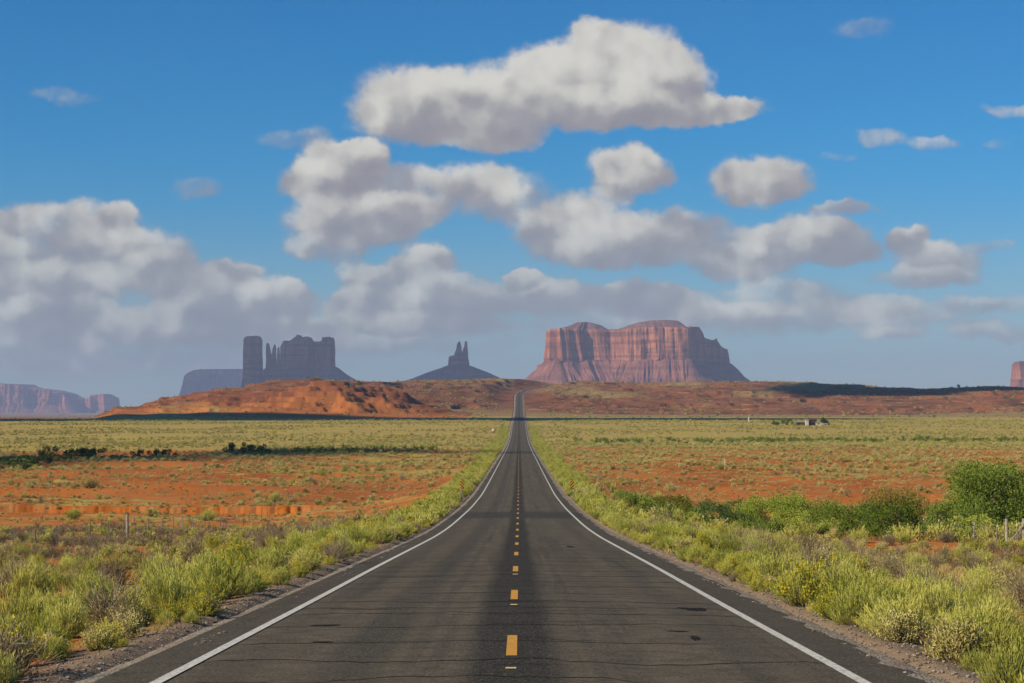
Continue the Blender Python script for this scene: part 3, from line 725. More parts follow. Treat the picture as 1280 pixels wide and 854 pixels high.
L_green = leaf_mat('willow_leaf', (0.085, 0.135, 0.018), (0.21, 0.27, 0.045), 0.15)
L_lime = leaf_mat('lime_leaf', (0.26, 0.33, 0.04), (0.40, 0.44, 0.08), 0.15)
L_olive = leaf_mat('olive_leaf', (0.15, 0.155, 0.022), (0.26, 0.24, 0.05), 0.15)
L_dark = leaf_mat('dark_leaf', (0.065, 0.105, 0.028), (0.12, 0.165, 0.045), 0.1)
L_wood = leaf_mat('woody_stem', (0.15, 0.11, 0.075), (0.27, 0.21, 0.14), 0.0)

# ------------------------------------------------------------------ plant meshes
class PM:
    """collects ribbons and quads as numpy arrays"""
    def __init__(s): s.v = []; s.f = []; s.n = 0
    def add(s, v, f): s.v.append(v); s.f.append(f + s.n); s.n += len(v)
    def ribbons(s, P, wd, r):
        """P: (k, m, 3) centre lines; wd: (m,) or (k, m) widths"""
        k, m, _ = P.shape
        tg = np.gradient(P, axis=1); rnd = r.normal(size=(k, 1, 3)); sd = np.cross(tg, rnd); sd /= np.linalg.norm(sd, axis=2, keepdims=True) + 1e-9
        wd = np.broadcast_to(wd, (k, m))[..., None] / 2
        v = np.stack([P - sd * wd, P + sd * wd], 2).reshape(-1, 3)
        i = np.arange(k)[:, None] * m * 2; j = np.arange(m - 1)[None, :] * 2; a = (i + j).ravel()
        s.add(v, np.stack([a, a + 1, a + 3, a + 2], -1))
    def leaves(s, c, d, L, wd, r):
        """quads at c pointing along d"""
        k = len(c); d = d / (np.linalg.norm(d, axis=1, keepdims=True) + 1e-9)
        sd = np.cross(d, r.normal(size=(k, 3))); sd /= np.linalg.norm(sd, axis=1, keepdims=True) + 1e-9
        L = np.broadcast_to(L, (k,))[:, None]; wd = np.broadcast_to(wd, (k,))[:, None]
        v = np.stack([c - sd * wd * .3, c + sd * wd * .3, c + d * L * .6 + sd * wd * .5, c + d * L, c + d * L * .6 - sd * wd * .5], 1)
        a = np.arange(k)[:, None] * 5
        v = v.reshape(-1, 3); f = np.concatenate([np.stack([a[:, 0], a[:, 0] + 1, a[:, 0] + 2, a[:, 0] + 4], -1), np.stack([a[:, 0] + 4, a[:, 0] + 2, a[:, 0] + 3, a[:, 0] + 3], -1)])
        s.add(v, f)
    def mesh(s, name, mt):
        v = np.vstack(s.v); f = np.vstack(s.f)
        tri = f[:, 2] == f[:, 3]
        me = bpy.data.meshes.new(name)
        me.vertices.add(len(v)); me.vertices.foreach_set('co', v.astype(np.float32).ravel())
        q, t3 = f[~tri], f[tri][:, :3]
        loops = np.concatenate([q.ravel(), t3.ravel()]).astype(np.int32)
        me.loops.add(len(loops)); me.loops.foreach_set('vertex_index', loops)
        me.polygons.add(len(f)); st = np.concatenate([np.arange(len(q)) * 4, len(q) * 4 + np.arange(len(t3)) * 3]).astype(np.int32)
        me.polygons.foreach_set('loop_start', st); me.update(calc_edges=True); me.materials.append(mt)
        return me
def stem_lines(r, n, H, spread, m=5, base=0.10, curve=0.35, jit=0.02, hvar=0.3):
    az_ = r.uniform(0, 2 * np.pi, n); th = np.abs(r.normal(0, spread, n)).clip(0, 1.25)
    b = np.stack([np.cos(az_) * base * r.random(n), np.sin(az_) * base * r.random(n), np.zeros(n)], -1)
    Ln = H * (1 - hvar * r.random(n)) * (1 - 0.18 * (th / 1.2) ** 2)
    t = np.linspace(0, 1, m)[None, :]
    th_t = th[:, None] * (1 - curve * t)                       # bends upwards
    rad_ = np.cumsum(np.sin(th_t) * Ln[:, None] / m, 1) - (np.sin(th_t) * Ln[:, None] / m)[:, :1]
    zz = np.cumsum(np.cos(th_t) * Ln[:, None] / m, 1) - (np.cos(th_t) * Ln[:, None] / m)[:, :1]
    Pn = np.stack([b[:, :1] + rad_ * np.cos(az_)[:, None], b[:, 1:2] + rad_ * np.sin(az_)[:, None], zz], -1)
    Pn[:, 1:] += r.normal(0, jit, (n, m - 1, 3)) * np.linspace(0.3, 1, m - 1)[None, :, None]
    return Pn
def on_lines(P, r, k, lo=0.3, hi=1.0):
    n, m, _ = P.shape
    i = r.integers(0, n, k); t = r.uniform(lo, hi, k) * (m - 1); j = np.minimum(t.astype(int), m - 2); f = (t - j)[:, None]
    c = P[i, j] * (1 - f) + P[i, j + 1] * f; d = P[i, j + 1] - P[i, j]
    return c, d / (np.linalg.norm(d, axis=1, keepdims=True) + 1e-9)
def rabbit_parts(seed, flower=0.0, lod=0):
    r = np.random.default_rng(seed); out = {}
    H = 0.86
    lean = r.normal(0, 0.10, 2)
    P = stem_lines(r, 230 if lod == 0 else 60, H, 0.78, 5, 0.14, 0.42)
    P[..., 0] += lean[0] * P[..., 2]; P[..., 1] += lean[1] * P[..., 2]
    # lobes: make the outline uneven
    a0 = r.uniform(0, 6.28); aa = np.arctan2(P[:, -1, 1], P[:, -1, 0])
    k = 1 + 0.16 * np.sin(2 * aa + a0) + 0.12 * np.sin(5 * aa + 2 * a0); P = P * k[:, None, None]
    st = PM(); st.ribbons(P[:, :4] if lod == 0 else P[:, :4], np.linspace(0.012, 0.006, 4), r); out['stems'] = (st, L_wood)
    lf = PM()
    n = 3500 if lod == 0 else 420
    c, d = on_lines(P, r, n, 0.30, 1.0)
    c = c + r.normal(0, 0.018, c.shape)
    d = d + r.normal(0, 0.22, d.shape); d[:, 2] += 0.45
    lf.leaves(c, d, r.uniform(0.05, 0.10, n) * (1 if lod == 0 else 1.7), (0.0075 if lod == 0 else 0.026), r)
    lf.ribbons(P[:, 2:], np.linspace(0.009, 0.005, 3) * (1 if lod == 0 else 2), r)
    out['foliage'] = (lf, L_rabbit)
    if flower > 0:
        fl = PM(); tips = P[r.random(len(P)) < flower, -1]
        c = np.repeat(tips, 7 if lod == 0 else 4, 0); c = c + r.normal(0, 0.028, c.shape); 
        fl.leaves(c, r.normal(0, 1, c.shape) + (0, 0, .6), 0.034 if lod == 0 else 0.06, 0.030 if lod == 0 else 0.05, r); out['flowers'] = (fl, L_flower)
    return out
def sage_parts(seed, lod=0, mt=None, H=0.7):
    r = np.random.default_rng(seed)
    P = stem_lines(r, 120 if lod == 0 else 40, H, 0.75, 5, 0.10, 0.15, 0.03, 0.35)
    a0 = r.uniform(0, 6.28); aa = np.arctan2(P[:, -1, 1], P[:, -1, 0]); P = P * (1 + 0.18 * np.sin(3 * aa + a0))[:, None, None]
    st = PM(); st.ribbons(P[:, :4], np.linspace(0.016, 0.007, 4), r)
    lf = PM(); n = 2600 if lod == 0 else 420
    c, d = on_lines(P, r, n, 0.45, 1.0); c = c + r.normal(0, 0.028, c.shape); d = d + r.normal(0, 0.6, d.shape); d[:, 2] += 0.4
    lf.leaves(c, d, r.uniform(0.03, 0.06, n) * (1 if lod == 0 else 2.0), (0.014 if lod == 0 else 0.045), r)
    return {'stems': (st, L_wood), 'foliage': (lf, mt or L_sage)}
def dead_parts(seed, lod=0):
    r = np.random.default_rng(seed)
    P = stem_lines(r, 130 if lod == 0 else 60, 0.85, 0.7, 6, 0.12, 0.1, 0.05, 0.45)
    st = PM(); st.ribbons(P, np.linspace(0.014, 0.004, 6), r)
    tw = PM(); n = 700 if lod == 0 else 160
    c, d = on_lines(P, r, n, 0.25, 1.0); d = d + r.normal(0, 0.5, d.shape); d[:, 2] += .15
    L = r.uniform(0.08, 0.24, n)[:, None]; m = 3; tt = np.linspace(0, 1, m)[None, :, None]
    Q = c[:, None] + d[:, None] * L[:, None] * tt + r.normal(0, 0.014, (n, m, 3)) * tt
    tw.ribbons(Q, np.linspace(0.007, 0.004, 3) * (1 if lod == 0 else 2.2), r)
    return {'stems': (st, L_wood), 'twigs': (tw, L_dead)}
def grass_parts(seed, lod=0):
    r = np.random.default_rng(seed)
    P = stem_lines(r, 170 if lod == 0 else 50, 0.5, 0.42, 5, 0.09, -0.7, 0.012, 0.5)
    b = PM(); b.ribbons(P, np.linspace(0.009, 0.004, 5) * (1 if lod == 0 else 2.2), r)
    return {'blades': (b, L_grass)}
def join_parts(name, parts):
    vs, fs, mi, mats, off_ = [], [], [], [], 0
    for i, (k_, (pm, mt)) in enumerate(parts.items()):
        v = np.vstack(pm.v); f = np.vstack(pm.f); vs.append(v); fs.append(f + off_); off_ += len(v); mi += [i] * len(f); mats.append(mt)
    J = PM(); J.v = vs; J.f = fs
    f = np.vstack(fs); tri = f[:, 2] == f[:, 3]; me = J.mesh(name, mats[0])
    for m_ in mats[1:]: me.materials.append(m_)
    mi = np.array(mi); me.polygons.foreach_set('material_index', np.concatenate([mi[~tri], mi[tri]]).astype(np.int32))
    return me
NVAR = 5
KINDS = {}
def reg(kind, fn, parts_of_interest):
    KINDS[kind] = dict(hi=[{k: v[0].mesh(kind + '_' + k, v[1]) for k, v in fn(100 + i * 7, 0).items()} for i in range(NVAR)],
                       lo=[join_parts(kind + '_far', fn(500 + i * 7, 1)) for i in range(3)])
reg('rabbitbrush', lambda s, l: rabbit_parts(s, 0.0, l), 0)
reg('flowering_rabbitbrush', lambda s, l: rabbit_parts(s + 1, 0.4, l), 0)
reg('sagebrush', lambda s, l: sage_parts(s, l), 0)
reg('dry_shrub', lambda s, l: dead_parts(s, l), 0)
reg('grass_tuft', lambda s, l: grass_parts(s, l), 0)
reg('willow_bush', lambda s, l: sage_parts(s, l, L_green, 1.0), 0)

# ------------------------------------------------------------------ where plants grow
def cells(x0, x1, y0, y1, d):
    """jittered points with d per square metre"""
    s = 1 / math.sqrt(d); xs = np.arange(x0, x1, s); ys_ = np.arange(y0, y1, s)
    X_, Y_ = np.meshgrid(xs, ys_); X_ = X_ + rng.uniform(-.5, .5, X_.shape) * s * 1.1; Y_ = Y_ + rng.uniform(-.5, .5, Y_.shape) * s * 1.1
    return X_.ravel(), Y_.ravel()
def inview(x, y, margin=3.0):
    return np.abs(x) < y * 0.30 + margin
PL = []     # kind, x, y, scale
def scatter(x0, x1, y0, y1, dmax, kinds, dens, smin, smax, power=1.0):
    X_, Y_ = cells(x0, x1, y0, y1, dmax)
    ok = inview(X_, Y_) & (rng.random(len(X_)) < np.clip(dens(X_, Y_), 0, 1)); X_, Y_ = X_[ok], Y_[ok]
    names = list(kinds); p = np.array([kinds[k] for k in names], float); p /= p.sum()
    ks = rng.choice(len(names), len(X_), p=p)
    sc = smin + (smax - smin) * rng.random(len(X_)) ** power
    for a, b, c, d in zip(ks, X_, Y_, sc): PL.append((names[a], b, c, d))
def clump(x, y, s=9, seed=0): return fbm(x / s + seed, y / s, 3)
for sgn in (-1, 1):
    lo, hi = (4.95, 9.2)
    rg = (lo, hi) if sgn > 0 else (-hi, -lo)
    verge_d = lambda x, y: (1 - sstep(np.abs(x) - 1.5 * clump(x, y, 7), 6.9, 8.9)) * (0.95 + 0.9 * clump(x, y, 4, 3))
    scatter(*rg, 15, 110, 0.66, {'rabbitbrush': .66, 'flowering_rabbitbrush': .10, 'sagebrush': .18, 'dry_shrub': .08}, verge_d, 0.55, 1.12)
    scatter(*rg, 15, 110, 1.3, {'rabbitbrush': .25, 'flowering_rabbitbrush': .16, 'sagebrush': .14, 'grass_tuft': .60, 'dry_shrub': .12}, verge_d, 0.3, 0.65)
    scatter(*rg, 110, 420, 0.95, {'rabbitbrush': .70, 'flowering_rabbitbrush': .05, 'sagebrush': .10, 'grass_tuft': .14}, verge_d, 0.55, 1.1)
    scatter(*rg, 420, 1100, 0.30, {'rabbitbrush': .7, 'sagebrush': .15, 'grass_tuft': .15}, lambda x, y: 0.8 + 0 * x, 0.7, 1.2)
# low forbs by the gravel
for sgn in (-1, 1):
    rg = (4.75, 5.9) if sgn > 0 else (-5.9, -4.7)
    scatter(*rg, 15, 160, 2.4, {'flowering_rabbitbrush': .5, 'rabbitbrush': .2, 'grass_tuft': .45}, lambda x, y: 0.50 + 1.6 * clump(x, y, 3, 8), 0.22, 0.5)
# left field
scatter(-45, -7.4, 24, 98, 0.9, {'dry_shrub': .20, 'rabbitbrush': .28, 'flowering_rabbitbrush': .04, 'sagebrush': .20, 'grass_tuft': .34}, lambda x, y: 0.44 + 1.3 * clump(x, y, 9, 2), 0.5, 1.1)
scatter(-62, -9.5, 92, 150, 0.75, {'dry_shrub': .52, 'rabbitbrush': .12, 'sagebrush': .30, 'grass_tuft': .22}, lambda x, y: 0.66 + 1.0 * clump(x, y, 12, 5), 0.5, 1.05)
scatter(-75, -10, 150, 184, 0.5, {'dry_shrub': .3, 'rabbitbrush': .15, 'sagebrush': .30, 'grass_tuft': .3}, lambda x, y: 0.5 + 1.0 * clump(x, y, 12, 5), 0.35, 0.65)
scatter(-75, -12, 176, 206, 0.9, {'sagebrush': .5, 'grass_tuft': .5, 'dry_shrub': .2}, lambda x, y: 0.4 + 1.6 * clump(x, y, 6, 41), 0.2, 0.5)
scatter(-70, -12, 184, 208, 0.14, {'dry_shrub': .1, 'rabbitbrush': .4, 'sagebrush': .5, 'grass_tuft': .3}, lambda x, y: 0.4 + 0 * x, 0.4, 0.8)
# right field
scatter(7.4, 34, 22, 120, 0.8, {'dry_shrub': .20, 'rabbitbrush': .22, 'flowering_rabbitbrush': .04, 'sagebrush': .24, 'grass_tuft': .42}, lambda x, y: 0.62 + 1.2 * clump(x, y, 8, 4), 0.5, 1.12)
scatter(10, 52, 118, 205, 0.65, {'rabbitbrush': .30, 'sagebrush': .14, 'willow_bush': .40, 'dry_shrub': .08, 'grass_tuft': .2}, lambda x, y: 0.55 + 1.5 * clump(x, y, 11, 6), 0.7, 1.6)
scatter(-95, -14, 206.5, 215, 1.2, {'sagebrush': .5, 'grass_tuft': .6}, lambda x, y: 0.5 + 1.6 * clump(x, y, 4, 51), 0.25, 0.6)
# red middle ground
for a, b in ((-150, -10), (10, 150)):
    scatter(a, b, 211, 330, 0.30, {'sagebrush': .62, 'rabbitbrush': .10, 'dry_shrub': .08, 'grass_tuft': .55}, lambda x, y: 0.36 + 1.9 * clump(x, y, 14, 7), 0.35, 1.25, 1.8)
    scatter(a, b, 330, 560, 0.26, {'sagebrush': .70, 'rabbitbrush': .04, 'grass_tuft': .45}, lambda x, y: 0.50 + 1.9 * clump(x, y, 20, 9), 0.5, 1.6, 1.6)
for a, b in ((-85, -10), (10, 85)):
    scatter(a, b, 212, 335, 0.7, {'sagebrush': .5, 'grass_tuft': .5}, lambda x, y: 0.45 + 1.9 * clump(x, y, 9, 17), 0.25, 0.5)
scatter(-150, 150, 335, 560, 0.32, {'sagebrush': .6, 'grass_tuft': .4}, lambda x, y: (np.abs(x) > 9) * (0.5 + 1.9 * clump(x, y, 16, 19)), 0.35, 0.7)
# sage plain
scatter(-330, 330, 548, 760, 0.17, {'sagebrush': .66, 'grass_tuft': .25, 'rabbitbrush': .1}, lambda x, y: (np.abs(x) > 9) * (0.50 + 2.2 * clump(x, y, 24, 1) + 1.0 * clump(x, y, 6, 31)), 0.55, 1.75, 1.8)
scatter(-420, 420, 760, 1330, 0.075, {'sagebrush': .62, 'grass_tuft': .2, 'rabbitbrush': .2}, lambda x, y: (np.abs(x) > 9) * (0.5 + 2.0 * clump(x, y, 45, 1) + 1.0 * clump(x, y, 12, 31)), 0.7, 1.9, 1.6)
# green strip on the right, dark brush in the left wash
scatter(24, 260, 660, 850, 0.050, {'willow_bush': 1}, lambda x, y: np.exp(-((y - (735 + 26 * clump(x, x * 0, 60, 5) + 0.12 * x)) / 24) ** 2) * (0.75 + 1.2 * clump(x, y, 22, 3)), 1.2, 2.5)
scatter(-60, -20, 470, 600, 0.03, {'willow_bush': 1}, lambda x, y: 0.5 + 2 * clump(x, y, 12, 13), 1.0, 1.8)
scatter(-120, 90, 1540, 2400, 0.004, {'sagebrush': 1}, lambda x, y: (np.abs(x) > 20) * (.5 + clump(x, y, 90, 2)), 1.5, 3)
scatter(-600, 20, 1400, 2300, 0.006, {'sagebrush': .9, 'dry_shrub': .3}, lambda x, y: (np.abs(x) > 26) * (.4 + 1.8 * clump(x, y, 60, 2)), 0.9, 2.0)
scatter(-600, 700, 1500, 2700, 0.0030, {'sagebrush': .7, 'willow_bush': .1}, lambda x, y: (np.abs(x) > 26) * (.6 + 1.4 * clump(x, y, 120, 2)), 1.6, 3.0)
names_ = sorted(KINDS)
KI = np.array([names_.index(p[0]) for p in PL]); PX = np.array([p[1] for p in PL]); PY = np.array([p[2] for p in PL]); PS = np.array([p[3] for p in PL])
keep = np.abs(PX - road_cx(PY)) > 4.7 + 0.22 * PS
KI, PX, PY, PS = KI[keep], PX[keep], PY[keep], PS[keep]
PZ = height(PX, PY)
print('plants', len(PX), {n: int((KI == i).sum()) for i, n in enumerate(names_)})
LAB = {'rabbitbrush': ('lime green rabbitbrush with fine upright stems among the roadside scrub', 'shrub', 'lime green rabbitbrush'),
       'flowering_rabbitbrush': ('low rabbitbrush topped with yellow flowers among the roadside scrub', 'shrub', 'yellow flowering rabbitbrush'),
       'sagebrush': ('rounded grey green sagebrush growing on the red soil', 'shrub', 'grey green sagebrush'),
       'dry_shrub': ('leafless grey brown shrub of tangled twigs', 'shrub', 'leafless dry shrubs'),
       'grass_tuft': ('small tuft of straw coloured dry grass', 'grass tuft', 'dry grass tufts'),
       'willow_bush': ('dark green leafy bush growing along the wash', 'bush', 'leafy green bushes')}
IND = {'rabbitbrush': 290, 'flowering_rabbitbrush': 290, 'sagebrush': 290, 'dry_shrub': 290, 'grass_tuft': 290, 'willow_bush': 290}
stuff_idx = []
for ki, kn in enumerate(names_):
    idx = np.where(KI == ki)[0]
    vis = (np.abs(PX[idx] + 0.0) < PY[idx] * 0.262 + 0.3) & (PY[idx] > 19.5)
    size = PS[idx] / PY[idx]; order = np.argsort(-np.where(vis, size, size * 0.001))
    top_ = idx[order[:IND[kn]]]; rest = idx[order[IND[kn]:]]
    lab, cat, grp = LAB[kn]
    for j_, i in enumerate(top_):
        near = PY[i] < 260
        if near:
            e_ = emp(kn, (PX[i], PY[i], PZ[i] - 0.03)); hv = KINDS[kn]['hi'][rng.integers(NVAR)]
            if len(hv) == 1 or PY[i] > 120:
                bpy.data.objects.remove(e_)
                me = list(hv.values())[0] if len(hv) == 1 else KINDS[kn]['lo'][rng.integers(3)]
                e_ = obj(kn, me, None, (PX[i], PY[i], PZ[i] - 0.03))
            else:
                for pn, me in hv.items():
                    q_ = obj(pn, me, e_)
                    if pn in ('flowers', 'twigs'): tag(q_, kind='stuff')
        else:
            e_ = obj(kn, KINDS[kn]['lo'][rng.integers(3)], None, (PX[i], PY[i], PZ[i] - 0.03))
        s_ = PS[i] * rng.uniform(0.9, 1.1)
        e_.rotation_euler = (rng.normal(0, .05), rng.normal(0, .05), rng.uniform(0, 6.28)); e_.scale = (s_ * rng.uniform(.9, 1.25), s_ * rng.uniform(.9, 1.25), s_)
        tag(e_, lab, cat, grp)
    stuff_idx.append((kn, rest))
# the rest of each kind: one object that instances its meshes
def gn_scatter(name, x, y, z, s, protos, flat=1.0):
    me = bpy.data.meshes.new(name); n = len(x); me.vertices.add(n)
    me.vertices.foreach_set('co', np.stack([x, y, z], -1).astype(np.float32).ravel())
    attr(me, 'size', s); attr(me, 'turn', rng.uniform(0, 6.28, n)); a = me.attributes.new('pick', 'INT', 'POINT'); a.data.foreach_set('value', rng.integers(0, len(protos), n).astype(np.int32))
    a = me.attributes.new('stretch', 'FLOAT_VECTOR', 'POINT'); sx = rng.uniform(.9, 1.35, n)
    a.data.foreach_set('vector', np.stack([s * sx, s * rng.uniform(.9, 1.35, n), s * flat * rng.uniform(.8, 1.1, n)], -1).astype(np.float32).ravel())
    o = obj(name, me)
    ng = bpy.data.node_groups.new(name, 'GeometryNodeTree')
    ng.interface.new_socket('Geometry', in_out='INPUT', socket_type='NodeSocketGeometry'); ng.interface.new_socket('Geometry', in_out='OUTPUT', socket_type='NodeSocketGeometry')
    gi, go = ng.nodes.new('NodeGroupInput'), ng.nodes.new('NodeGroupOutput')
    pc = bpy.data.collections.new(name + '_kinds')
    for i, pm in enumerate(protos): pc.objects.link(bpy.data.objects.new(f'{name}_kind', pm))
    ci = ng.nodes.new('GeometryNodeCollectionInfo'); ci.inputs['Collection'].default_value = pc; ci.inputs['Separate Children'].default_value = True
    iop = ng.nodes.new('GeometryNodeInstanceOnPoints'); iop.inputs['Pick Instance'].default_value = True
    def na(nm, typ):
        q = ng.nodes.new('GeometryNodeInputNamedAttribute'); q.data_type = typ; q.inputs['Name'].default_value = nm
        return [k_ for k_ in q.outputs if k_.enabled and k_.name == 'Attribute'][0]
    cx_ = ng.nodes.new('ShaderNodeCombineXYZ'); ng.links.new(na('turn', 'FLOAT'), cx_.inputs[2])
    ng.links.new(gi.outputs[0], iop.inputs['Points']); ng.links.new(ci.outputs[0], iop.inputs['Instance']); ng.links.new(na('pick', 'INT'), iop.inputs['Instance Index'])
    ng.links.new(cx_.outputs[0], iop.inputs['Rotation']); ng.links.new(na('stretch', 'FLOAT_VECTOR'), iop.inputs['Scale'])
    ng.links.new(iop.outputs[0], go.inputs[0])
    md = o.modifiers.new('scatter', 'NODES'); md.node_group = ng
    tag(o, kind='stuff'); return o
STUFF = {'rabbitbrush': 'green_scrub', 'flowering_rabbitbrush': 'yellow_scrub', 'sagebrush': 'sage_scrub', 'dry_shrub': 'dry_scrub', 'grass_tuft': 'dry_grass', 'willow_bush': 'green_brush'}
for kn, rest in stuff_idx:
    if len(rest): gn_scatter(STUFF[kn], PX[rest], PY[rest], PZ[rest] - 0.03, PS[rest], KINDS[kn]['lo'])

# loose stones on the shoulders and the near ground
def pebble(seed):
    r = np.random.default_rng(seed); a = np.array([(x, y, z) for x in (-1, 0, 1) for y in (-1, 0, 1) for z in (-1, 1) if not (x == 0 and y == 0 and z == 0)], float)
    th = np.linspace(0, 2 * np.pi, 7, endpoint=False); rows = []
    for z, rr in ((-.5, .6), (0, 1), (.45, .75)): rows.append(np.column_stack([np.cos(th) * rr, np.sin(th) * rr, np.full(7, z)]) * (1 + r.normal(0, .12, (7, 1))))
    v = np.vstack(rows + [[[0, 0, .6]]]); f = [tuple(q) for q in grid_faces(3, 7, True)] + [(14 + i, 14 + (i + 1) % 7, 21) for i in range(7)]
    return new_mesh('pebble', v, f, [simple('stone', ((0.22, 0.175, 0.125), (0.14, 0.11, 0.08), (0.29, 0.24, 0.18))[seed % 3], 0.9, .2, 8)])
n = 11000; yy = 17 + 75 * rng.random(n) ** 1.6; sg = np.where(rng.random(n) < .5, -1, 1); xx = sg * (4.17 + 0.25 * fbm(yy, sg * 3.0, 2) + rng.gamma(2.2, 0.36, n))
gn_scatter('loose_gravel', xx, yy, np.maximum(height(xx, yy), np.where(np.abs(xx) < 5.5, road_e(yy) + EYE - 0.06 - 0.16 * (np.abs(xx) - 4.1), -99)) + 0.012, 0.008 + 0.020 * rng.random(n) ** 4, [pebble(i) for i in range(3)])

# ------------------------------------------------------------------ trees
def tube(P, r0, r1, n=7):
    P = np.array(P, float); k = len(P); tg = np.gradient(P, axis=0); tg /= np.linalg.norm(tg, axis=1, keepdims=True)
    up = np.cross(tg, (0.13, 0.97, 0.2)); up /= np.linalg.norm(up, axis=1, keepdims=True); w2 = np.cross(tg, up)
    th = np.linspace(0, 2 * np.pi, n, endpoint=False); rr = np.linspace(r0, r1, k)
    v = P[:, None] + rr[:, None, None] * (np.cos(th)[None, :, None] * up[:, None] + np.sin(th)[None, :, None] * w2[:, None])
    return v.reshape(-1, 3), grid_faces(k, n, True)
def tree(name, x, y, W_, H_, nl, leaf, seed, label, cat, leafm, dens=1.0, trunk_r=0.13, low=0.12):
    r = np.random.default_rng(seed); e_ = emp(name, (x, y, float(height(x, y)) - 0.05)); tag(e_, label, cat)
    tr = PM(); lobes = []
    for i in range(nl):
        a = r.uniform(0, 6.28); zf = r.uniform(low, 0.93); prof = math.sqrt(max(0.05, 1 - ((zf - 0.42) / 0.62) ** 2))
        rad_ = W_ / 2 * prof * math.sqrt(r.uniform(0.15, 1)) * 0.86
        lobes.append((rad_ * math.cos(a), rad_ * math.sin(a), zf * H_ * 0.92, r.uniform(.11, .20) * min(W_, H_ * 1.3)))
    ntr = 4
    bases = [(r.normal(0, .12 * W_ / 4), r.normal(0, .12 * W_ / 4), 0) for _ in range(ntr)]
    for i, (a, b, c, d) in enumerate(lobes):
        bx = bases[i % ntr]; t = np.linspace(0, 1, 6)[:, None]
        P = np.array(bx) * (1 - t) + np.array((a, b, c)) * t; P[:, 0] *= (t[:, 0] ** 0.6 * .6 + .4); P[:, 1] *= (t[:, 0] ** .6 * .6 + .4); P[1:-1] += r.normal(0, 0.03 * H_, (4, 3)) * .4
        v, f = tube(P, trunk_r * r.uniform(.35, .9), 0.012); tr.add(v, f)
    obj('trunk', tr.mesh('trunk', L_wood), e_)
    cr_ = PM()
    for (a, b, c, d) in lobes:
        n = int(360 * dens * (d / 0.6) ** 2 * (0.12 / leaf) ** 2 * 0.5) + 60
        u = r.normal(size=(n, 3)); u /= np.linalg.norm(u, axis=1, keepdims=True); rr = d * r.uniform(0.45, 1.08, (n, 1)) * (1 + 0.25 * np.sin(u[:, :1] * 5 + a) * np.cos(u[:, 1:2] * 4 + b))
        cpos = np.array((a, b, c)) + u * rr * (1.1, 1.1, 0.85); cpos[:, 2] = np.maximum(cpos[:, 2], 0.05)
        cr_.leaves(cpos, u + r.normal(0, .7, u.shape) + (0, 0, .3), r.uniform(.7, 1.3, n) * leaf, leaf * .55, r)
    obj('crown', cr_.mesh('crown', leafm), e_)
    return e_
def at(px, Z): return (px - VX) * Z / F_PX
tree('leafy_tree', at(1246, 147), 147, 9.6, 5.7, 64, 0.13, 1, 'big bushy green tree reaching to the ground at the right edge', 'tree', L_green, 1.3)
tree('leafy_tree', at(1292, 150), 150, 6.0, 4.6, 30, 0.13, 2, 'bushy green tree cut off by the right edge of the photo', 'tree', L_green, 1.2)
tree('leafy_tree', at(1117, 163), 163, 5.4, 4.6, 34, 0.12, 3, 'olive green rounded tree left of the big bushy tree', 'tree', L_olive, 1.1)
tree('spreading_bush', at(975, 168), 168, 8.2, 3.9, 38, 0.11, 4, 'wide pale lime green domed bush in the green thicket', 'bush', L_lime, 1.3, .06, .15)
tree('spreading_bush', at(1060, 160), 160, 8.0, 3.4, 36, 0.12, 5, 'wide dark green bush below the olive tree', 'bush', L_green, 1.3, .06, .12)
tree('spreading_bush', at(1105, 142), 142, 5.6, 2.5, 26, 0.11, 6, 'low mid green bush in front of the olive tree', 'bush', L_green, 1.3, .06, .15)
tree('spreading_bush', at(1180, 140), 140, 4.4, 2.5, 22, 0.11, 7, 'green bush at the left foot of the big bushy tree', 'bush', L_green, 1.3, .06, .15)
tree('spreading_bush', at(1010, 150), 150, 5.0, 2.4, 22, 0.11, 8, 'lime green bush just below the wide domed bush', 'bush', L_lime, 1.2, .06, .15)
tree('spreading_bush', at(900, 180), 180, 9.0, 2.7, 30, 0.11, 9, 'flat dark green bush at the left end of the thicket', 'bush', L_dark, 1.2, .06, .15)
tree('spreading_bush', at(925, 158), 158, 5.0, 2.2, 20, 0.11, 10, 'small dark bush between the flat bush and the lime dome', 'bush', L_dark, 1.2, .06, .15)
tree('spreading_bush', at(835, 165), 165, 6.0, 1.9, 20, 0.11, 12, 'low olive bush nearest the road in the right thicket', 'bush', L_olive, 1.2, .06, .15)
tree('spreading_bush', at(1215, 128), 128, 4.2, 1.7, 18, 0.11, 13, 'yellow green bush standing before the big bushy tree', 'bush', L_lime, 1.1, .06, .15)
